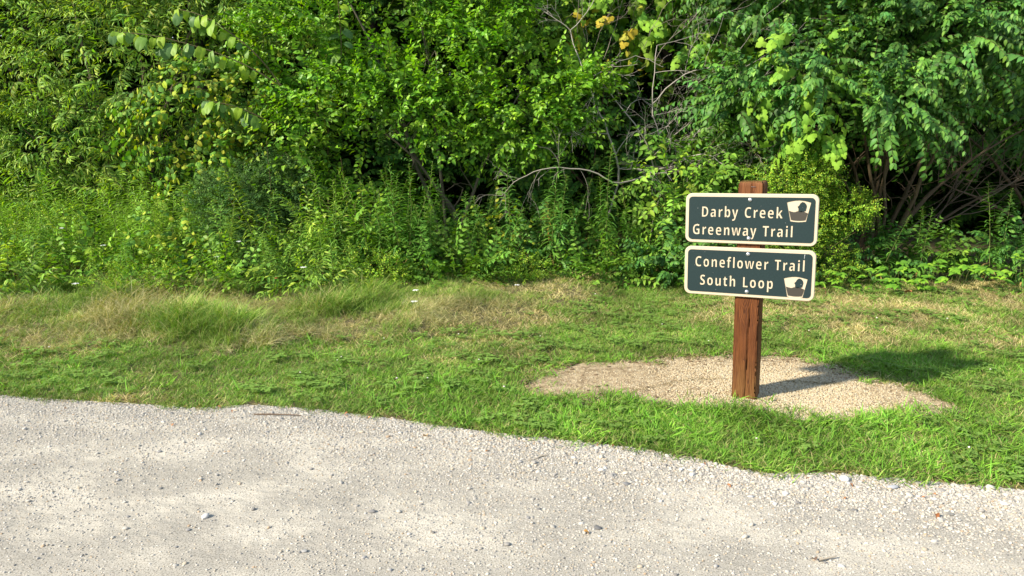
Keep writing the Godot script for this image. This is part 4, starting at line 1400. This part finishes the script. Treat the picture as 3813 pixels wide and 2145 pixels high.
func weeds() -> void:
	var rows := [[-2.2, -7.15, 0.45, "sapling", "sapling", "left of the pointed-leaf sapling"], [-0.9, -7.45, 0.5, "compound", "leaflet", "right of the pointed-leaf sapling"], [-0.3, -7.65, 0.4, "sapling", "sapling", "in the middle of the brush foot"], [0.4, -7.85, 0.5, "honeysuckle", "honeysuckle", "below the bleached branch's thin end"], [1.1, -7.8, 0.5, "compound", "leaflet", "below the bleached branch's thick end"], [1.75, -7.4, 0.5, "honeysuckle", "honeysuckle", "close by the sign's left edge"], [2.4, -7.4, 0.55, "honeysuckle", "honeysuckle", "hidden partly by the sign panels"], [3.0, -7.35, 0.5, "rose", "rose", "right of the sign's lower panel"], [3.5, -7.75, 0.5, "honeysuckle", "honeysuckle", "before the bare brown stems"], [4.2, -7.8, 0.45, "compound", "leaflet", "behind the right goldenrod clump"], [5.1, -7.7, 0.5, "honeysuckle", "honeysuckle", "near the right edge below the hollow"], [5.9, -7.6, 0.55, "compound", "leaflet", "past the right goldenrods at the edge"], [-3.6, -7.3, 0.4, "sapling", "sapling", "among the left goldenrods, the yellower one"], [-5.0, -6.7, 0.4, "sapling", "sapling", "among the far left goldenrods"], [-4.3, -6.3, 0.34, "willow", "willow", "spilling onto the dry grass at far left"], [-3.2, -6.35, 0.36, "rose", "rose", "spilling onto the dry grass left of the fine-leaved bush"], [-2.55, -6.5, 0.42, "sapling", "sapling", "in front of the fine-leaved bush"], [-1.9, -6.6, 0.36, "willow", "willow", "at the right end of the left goldenrods"], [-1.3, -6.85, 0.4, "rose", "rose", "before the pointed-leaf sapling"], [-5.6, -7.5, 0.85, "sapling", "sapling", "tall among the goldenrods at the left edge"], [-4.35, -7.1, 0.8, "rose", "rose", "tall and fine-leaved among the far left goldenrods"], [-3.75, -7.8, 0.95, "willow", "willow", "taller than its neighbours among the left goldenrods"], [-3.85, -6.75, 0.6, "sapling", "sapling", "of middle height among the front left goldenrods"], [-4.9, -8.0, 1.0, "willow", "willow", "tallest, at the back of the left goldenrods"], [-1.9, -7.3, 0.7, "willow", "willow", "right beside the fine-leaved bush"], [-3.15, -7.05, 0.7, "heart_small", "heart_small", "with round leaves left of the fine-leaved bush"], [-0.1, -7.75, 0.7, "heart_small", "heart_small", "with round leaves behind the middle goldenrods"], [-5.6, -6.35, 0.38, "sapling", "sapling", "at the left edge of the picture"], [0.0, -7.25, 0.3, "rose", "rose", "before the middle goldenrods"], [-0.5, -7.1, 0.34, "compound", "leaflet", "at the foot of the middle goldenrods"], [0.9, -7.35, 0.3, "compound", "leaflet", "left of the sign beside the hump of grass"]]
	for r in rows:
		var o := thing("leafy_weed", "low leafy weed clump " + r[5], "weed", Vector3(r[0], 0, r[1]), 0, "weeds at the foot of the brush")
		foliage(o, [[Vector3(0, r[2] * 0.55, 0), Vector3(0.45, r[2] * 0.55, 0.25)], [Vector3(rf(-0.3, 0.3), r[2] * 0.3, 0.05), Vector3(0.4, r[2] * 0.3, 0.25)]], r[3], r[4], 70 if r[3] != "rose" else 320, 110, {"mat": "leaf_dull", "gap": -0.7, "lift": 0.6, "size": 0.85})


func herbs() -> void:
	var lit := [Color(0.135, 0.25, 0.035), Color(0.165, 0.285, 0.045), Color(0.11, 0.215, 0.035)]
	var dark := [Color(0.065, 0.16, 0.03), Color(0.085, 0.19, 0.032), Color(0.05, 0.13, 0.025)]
	var yellowish := [Color(0.16, 0.25, 0.03), Color(0.19, 0.28, 0.04), Color(0.13, 0.21, 0.03)]
	var bluish := [Color(0.075, 0.17, 0.035), Color(0.10, 0.20, 0.04)]
	var left := []
	var mid := []
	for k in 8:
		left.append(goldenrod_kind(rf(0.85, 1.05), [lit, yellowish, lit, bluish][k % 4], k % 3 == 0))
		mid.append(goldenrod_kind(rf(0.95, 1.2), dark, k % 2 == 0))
	# the stand at left: those in front one by one, the mass behind them as one
	var spots := []
	while spots.size() < 560:
		var x := rf(-7.3, -1.25)
		var z := rf(-9.9, -6.3)
		if z > brush_front(x) + 0.08 + 0.55 * noise.get_noise_2d(x * 90.0, 9.0): continue
		if x > -2.0 and z < -8.2: continue
		if Vector2(x + 2.6, z + 7.75).length() < 0.45: continue
		spots.append(Vector2(x, z))
	spots.sort_custom(func(a, b): return a.y > b.y)
	var back: Array[Transform3D] = []
	var back_c := PackedColorArray()
	for k in spots.size():
		var p := Vector3(spots[k].x, ground_y(spots[k].x, spots[k].y) - 0.01, spots[k].y)
		var size := rf(0.62, 1.04) * lerpf(0.55, 1.0, smoothstep(-0.1, 0.7, brush_front(p.x) - p.z)) * (1.0 + 0.35 * noise.get_noise_2d(p.x * 70.0, p.z * 70.0))
		if k < 170:
			plant(left[rng.randi() % 8], "goldenrod", "%s goldenrod stem in the bright left stand, %s, %s" % ["short" if size < 0.75 else "tall", "first row" if k < 45 else "second row" if k < 100 else "deeper in", "at the far left edge" if p.x < -4.6 else "left of the white flowers" if p.x < -3.7 else "left of the fine-leaved bush" if p.x < -2.7 else "right of the fine-leaved bush"], "goldenrod", "goldenrod stems at left", p, size)
		else:
			back.append(Transform3D(Basis(Vector3.UP, rf(0, TAU)).scaled(Vector3.ONE * size), p))
			var g := rf(0.85, 1.15)
			back_c.append(Color(g, g, g))
	var rest := thing("goldenrod_stand", "back of the bright goldenrod stand below the willow", "goldenrod", Vector3.ZERO)
	tag(rest, "", "", "", "stuff")
	copies("leaves", left[0][1], back, back_c, rest)
	copies("stems", left[0][0], back, back_c, rest)
	for k in 112:
		var x := rf(-1.5, 2.1)
		var z := brush_front(x) - 0.12 - 0.85 * rng.randf()
		var p := Vector3(x, ground_y(x, z) - 0.01, z)
		plant(mid[rng.randi() % 7], "goldenrod", "dark goldenrod stem in the middle row, %s, %s" % ["before the pointed-leaf sapling" if x < -1.0 else "right of the sapling" if x < -0.2 else "left of the bleached branch" if x < 0.4 else "below the bleached branch" if x < 1.1 else "near the sign panels", "in front" if z > brush_front(x) - 0.4 else "farther back"], "goldenrod", "goldenrod stems below the bare twigs", p, rf(0.42, 1.06))
	var right := [[3.55, -7.25, 0.74], [3.75, -7.4, 0.80], [3.9, -7.2, 0.66], [4.05, -7.45, 0.72], [3.35, -7.5, 0.66], [4.62, -7.2, 0.98], [4.78, -7.35, 0.84], [4.9, -7.15, 0.72], [5.2, -7.5, 0.85], [3.1, -7.4, 0.55], [4.4, -7.5, 0.6], [5.5, -7.3, 0.9]]
	for r in right:
		plant(mid[rng.randi() % 7], "goldenrod", "goldenrod stem in the open clump before the dark hollow at right", "goldenrod", "goldenrod stems before the hollow", Vector3(r[0], -0.01, r[1]), r[2])

	# one stem turned red
	var red := goldenrod_kind(0.9, [Color(0.22, 0.09, 0.03), Color(0.17, 0.13, 0.03), Color(0.09, 0.14, 0.03)], false)
	plant(red, "goldenrod", "goldenrod stem with leaves turned orange red, left of the sign", "goldenrod", "", Vector3(0.42, 0, -7.68), 0.85)

	# five-fingered creeper and other low leaves along the foot of the brush
	var where := ["nearest the sign's right edge", "under the first goldenrod right of the sign", "under the middle of the right goldenrod clump", "below the dark hollow", "at the right edge of the picture", "behind the post", "left of the lower sign panel", "under the bleached branch", "below the middle goldenrod", "at the foot of the pointed-leaf sapling", "left of the dry grass hump", "amid the right goldenrod stems", "furthest right along the lawn", "beside the lower sign panel's left corner"]
	var spots2 := [[2.75, -7.0, 0.42, 26], [3.3, -7.0, 0.3, 40], [3.75, -6.95, 0.34, 40], [4.25, -7.0, 0.34, 40], [4.95, -7.1, 0.45, 50], [2.2, -7.2, 0.35, 30], [1.6, -7.35, 0.35, 34], [1.05, -7.6, 0.32, 30], [0.2, -7.5, 0.3, 22], [-1.0, -7.25, 0.26, 20], [-2.0, -6.95, 0.25, 18], [4.5, -7.4, 0.5, 40], [5.7, -7.2, 0.6, 60], [1.9, -7.05, 0.25, 26]]
	for k in spots2.size():
		var s = spots2[k]
		var o := thing("creeper", "low five-fingered creeper with broad leaves, " + where[k], "creeper", Vector3(s[0], ground_y(s[0], s[1]), s[1]), 0, "creepers at the foot of the brush")
		var stalks := MB.new()
		for n in int(s[3] / 2.2):
			var foot := Vector3(rf(-0.36, 0.36), 0, rf(-0.25, 0.15))
			var top := foot + Vector3(rf(-0.08, 0.08), s[2] * rf(0.12, 0.75), rf(0, 0.1))
			stalks.tube(PackedVector3Array([foot, foot.lerp(top, 0.5) + rv(0.01), top]), 0.002, 0.0014, 4, Color(0.13, 0.16, 0.05))
			var turn := rf(0, TAU)
			var size := rf(0.7, 1.05)
			for f in 5:
				var a := turn + (f - 2) * 0.75
				part("leaf", solo("palmate", rng.randi() % 8, "leaf"), null, o, frame(Vector3(cos(a), rf(-0.25, 0.25), sin(a)), Vector3(rf(-0.25, 0.05), 1, rf(0.1, 0.6)), top, size * (1.0 if f in [1, 2, 3] else 0.75)))
		part("stalks", stalks.done(M.bark), null, o)

	# white flat flower heads over the tall grass
	var flowers := [[-3.55, -6.5, 0.42, "high beside far left goldenrods"], [-3.3, -5.7, 0.26, "lowest in the dry grass at far left"], [-2.4, -6.6, 0.45, "right of the tall left goldenrods"], [-2.55, -6.5, 0.33, "just under the taller one at left"], [-1.75, -6.2, 0.30, "above the dry humps at left"], [-0.72, -5.75, 0.20, "at mid lawn's back edge, upper of two"], [-0.72, -5.62, 0.15, "at mid lawn's back edge, lower of two"], [-4.0, -6.7, 0.55, "deep in the left goldenrod"], [0.02, -6.3, 0.14, "small, beside the tan hump in the middle"]]
	for f in flowers:
		var y := ground_y(f[0], f[1])
		var o := thing("wild_carrot", "white flat-topped wild carrot flower " + f[3], "flower", Vector3(f[0], y, f[1]), 0, "white flowers in the tall grass")
		var st := MB.new()
		var top := Vector3(rf(-0.03, 0.03), f[2], rf(0, 0.05))
		st.tube(curve(Vector3.ZERO, Vector3(0, f[2] * 0.6, 0), top, 5), 0.002, 0.0014, 4, Color(0.13, 0.18, 0.05))
		part("stem", st.done(M.bark), null, o)
		var um := MB.new()
		for k in 34:
			var a := rf(0, TAU)
			var r := 0.02 * sqrt(rng.randf())
			var c := top + Vector3(cos(a) * r, 0.006 - r * r * 5.0 + rf(-0.002, 0.002), sin(a) * r)
			um.add(leaf(0.008, 0.008, "round", 0.1, 0.2, Color(0.78, 0.79, 0.74), 3), frame(Vector3(cos(a * 5.0), 0.1, sin(a * 5.0)), Vector3(0, 1, 0.3), c))
		part("flower_head", um.done(M.petal), null, o)


func trail_sign() -> void:
	var o := thing("trail_sign", "brown timber post carrying two dark green trail name signs with cream lettering", "sign", POST, deg_to_rad(-26.0))
	o.rotation.z = deg_to_rad(1.5)
	part("post", post_mesh(), null, o)
	await sign_panel("upper_panel", o, 1.029, 0.271, [["Darby Creek", 0.13, 0.744, 0.468], ["Greenway Trail", 0.061, 0.821, 0.830]], Vector2(0.357 * 0.687, 0.5 * 0.271 - 0.325 * 0.271), 0.0695)
	await sign_panel("lower_panel", o, 0.7356, 0.271, [["Coneflower Trail", 0.087, 0.920, 0.408], ["South Loop", 0.128, 0.694, 0.790]], Vector2(0.360 * 0.687, 0.5 * 0.271 - 0.732 * 0.271), 0.0695, true)
	var staple := MB.new()
	staple.tube(PackedVector3Array([Vector3(-0.011, 0, 0), Vector3(-0.011, 0, 0.003), Vector3(0.011, 0, 0.003), Vector3(0.011, 0, 0)]), 0.001, 0.001, 5, Color(0.3, 0.3, 0.3))
	part("staple", staple.done(M.bolt), null, o, Transform3D(Basis(), Vector3(0.012, 1.200, 0.0675)))
	# moss on the end grain
	var moss := MB.new()
	for k in 240:
		var a := rf(0, TAU)
		moss.add(leaf(rf(0.004, 0.011), 0.003, "blade", 0.2, 0.6, Color(0.09, 0.12, 0.02) * rf(0.7, 1.4), 2), frame(Vector3(cos(a), 1.4, sin(a)), Vector3(cos(a + 2), 0, sin(a + 2)), Vector3(rf(-0.052, 0.05), 1.225, rf(-0.05, 0.055))))
	tag(part("moss", moss.done(M.grass), null, o), "", "", "", "stuff")


func loose_stone(p: Vector2, size: float, col: Color, label: String, group := "") -> void:
	var o := part("stone", M.stones[rng.randi() % 4], M.stone, self)
	var m := MB.new()
	var arr: Array = M.stones[rng.randi() % 4].surface_get_arrays(0)
	m.v = arr[Mesh.ARRAY_VERTEX]
	m.uv = arr[Mesh.ARRAY_TEX_UV]
	m.i = arr[Mesh.ARRAY_INDEX]
	m.c.resize(m.v.size())
	m.c.fill(col)
	o.mesh = m.done()
	o.transform = Transform3D(Basis.from_euler(Vector3(rf(-0.3, 0.3), rf(0, TAU), rf(-0.3, 0.3))).scaled(Vector3(size * rf(0.9, 1.4), size * rf(0.7, 1.0), size)), Vector3(p.x, path_y(p.x, p.y) + size * 0.12, p.y))
	tag(o, label, "stone", group)


func fallen(p: Vector3, size: float, col: Color, label: String, group := "", curl := 1.6) -> void:
	var b := leaf(size, size * 0.5, "ovate", 0.7, curl, col, 6, col * 0.75)
	var o := part("fallen_leaf", b.done(M.dead_leaf), null, self)
	o.transform = frame(Vector3(rf(-1, 1), rf(0.05, 0.3), rf(-1, 1)), Vector3(rf(-0.3, 0.3), 1, rf(0, 0.5)), p + Vector3(0, 0.008, 0))
	tag(o, label, "leaf", group)


func litter() -> void:
	loose_stone(Vector2(0.49, -3.02), 0.028, Color(0.17, 0.17, 0.17), "dark grey stone on the path between the grass edge and the middle", "")
	loose_stone(Vector2(-0.56, -2.79), 0.026, Color(0.18, 0.175, 0.17), "flat dark stone alone on the path left of the middle", "")
	loose_stone(Vector2(0.33, -2.66), 0.026, Color(0.12, 0.12, 0.12), "blackish stone near the orange leaf on the path", "")
	loose_stone(Vector2(-1.21, -2.75), 0.034, Color(0.46, 0.45, 0.42), "largest pale stone of the cluster on the path at left", "")
	loose_stone(Vector2(1.45, -3.07), 0.05, Color(0.66, 0.64, 0.60), "white flat stone against the grass edge right of the post", "")
	loose_stone(Vector2(1.62, -2.99), 0.036, Color(0.30, 0.31, 0.33), "blue-grey stone beside the white flat stone", "")
	for k in 46:
		var p := Vector2(rf(-2.6, 2.4), 0)
		p.y = edge_z(p.x) + 0.1 + 1.7 * rng.randf()
		var g := rf(0.16, 0.34)
		loose_stone(p, rf(0.011, 0.022), Color(g, g * 0.97, g * 0.92), "%s stone loose on the pale path, %s, %s" % ["dark" if g < 0.22 else "mid grey", "at left" if p.x < -1.2 else "left of the middle" if p.x < 0 else "right of the middle" if p.x < 1.2 else "at right", "close to the grass" if p.y - edge_z(p.x) < 0.45 else "halfway down" if p.y - edge_z(p.x) < 1.1 else "near the bottom"], "loose dark stones on the path")
	for k in 40:
		var p := Vector2(rf(0.2, 3.2), 0)
		p.y = edge_z(p.x) + 0.03 + 0.28 * rng.randf()
		var tones := [Color(0.55, 0.53, 0.49), Color(0.60, 0.52, 0.40), Color(0.40, 0.40, 0.40), Color(0.62, 0.60, 0.56)]
		loose_stone(p, rf(0.016, 0.03), tones[k % 4], "%s rounded river stone in the coarse path edge, %s" % [["pale grey", "tan", "dark grey", "whitish"][k % 4], "below the pad's left end" if p.x < 1.0 else "below the sign post" if p.x < 1.9 else "below the pad's right end" if p.x < 2.6 else "past the pad, at far right"], "river stones along the grass")
	fallen(Vector3(1.67, 0.006, -2.75), 0.05, Color(0.28, 0.11, 0.04), "curled red-brown leaf on the path at lower right")
	fallen(Vector3(0.27, 0.006, -2.62), 0.035, Color(0.50, 0.26, 0.06), "orange leaf scrap on the path below the middle")
	fallen(Vector3(1.07, 0.006, -2.42), 0.045, Color(0.16, 0.11, 0.08), "dark curled leaf at the bottom edge of the path")
	fallen(Vector3(3.62, 0.05, -6.72), 0.11, Color(0.36, 0.17, 0.07), "big brown leaf on the dry lawn under the right goldenrod")
	fallen(Vector3(-2.1, 0.2, -6.55), 0.10, Color(0.45, 0.20, 0.07), "rust coloured leaf caught in the grass at left")
	fallen(Vector3(-0.42, 0.01, -3.52), 0.055, Color(0.48, 0.33, 0.16), "tan leaf on the gravel left of the middle")
	for k in 22:
		var x := rf(-2.5, 2.6)
		var z := edge_z(x) + rf(-0.04, 0.25)
		fallen(Vector3(x, 0.006, z), rf(0.018, 0.034), Color(0.36, 0.17, 0.07) * rf(0.7, 1.4), "small brown leaf scrap along the path's grass edge, %s" % ["at far left" if x < -1.5 else "at left" if x < -0.5 else "in the middle" if x < 0.6 else "below the sign" if x < 1.8 else "at right"], "leaf scraps along the path edge")
	for k in 12:
		fallen(Vector3(rf(2.4, 3.6), 0.03, rf(-7.0, -6.75)), rf(0.03, 0.06), Color(0.32, 0.19, 0.09) * rf(0.7, 1.3), "brown fallen leaf at the lawn's end right of the sign, among the creeper", "brown leaves right of the sign")
	var sticks := [[Vector3(0.12, 0.012, -3.28), 0.10, 0.5, "short pale stick on the gravel below the grass edge"], [Vector3(-1.25, 0.012, -3.82), 0.26, -0.1, "thin dark twig along the grass edge at left"], [Vector3(1.12, 0.012, -2.44), 0.07, 0.3, "dark twig scrap beside the curled leaf at the bottom"], [Vector3(2.5, 0.06, -6.95), 0.22, 0.2, "pale stick lying at the foot of the brush right of the sign"]]
	for s in sticks:
		var b := MB.new()
		var d: Vector3 = Vector3(cos(s[2]), 0.02, -sin(s[2])) * s[1] * 0.5
		b.tube(PackedVector3Array([-d, -d * 0.3 + rv(0.004), d * 0.4 + rv(0.004), d]), 0.0045, 0.003, 6, Color(0.36, 0.31, 0.24) if s[1] < 0.2 else Color(0.15, 0.11, 0.08), true)
		var o := part("stick", b.done(M.bark), null, self, Transform3D(Basis(), s[0]))
		tag(o, s[3], "stick")
	# mossy streaks across the pad
	var streaks := [[[Vector2(0.66, -4.17), Vector2(0.8, -4.25), Vector2(0.99, -4.36), Vector2(1.15, -4.41), Vector2(1.3, -4.42)], "olive moss streak across the pad left of the post"], [[Vector2(1.62, -4.40), Vector2(1.74, -4.36), Vector2(1.86, -4.33), Vector2(1.96, -4.34)], "dark moss streak on the pad right of the post"]]
	for s in streaks:
		var b := MB.new()
		var line: Array = s[0]
		for k in 420:
			var q := rf(0, line.size() - 1.001)
			var p: Vector2 = line[int(q)].lerp(line[int(q) + 1], q - int(q)) + Vector2(rng.randfn() * 0.022, rng.randfn() * 0.014)
			var a := rf(0, TAU)
			b.add(leaf(rf(0.005, 0.014), 0.003, "blade", 0.2, 0.9, Color(0.21, 0.17, 0.06).lerp(Color(0.13, 0.09, 0.04), rng.randf()), 2), frame(Vector3(cos(a), rf(0.1, 0.5), sin(a)), Vector3(0, 1, 0.1), Vector3(p.x, pad_y(p.x, p.y) + rf(0.003, 0.009), p.y)))
		var o := part("moss_streak", b.done(M.grass), null, self)
		tag(o, s[1], "moss", "", "stuff")
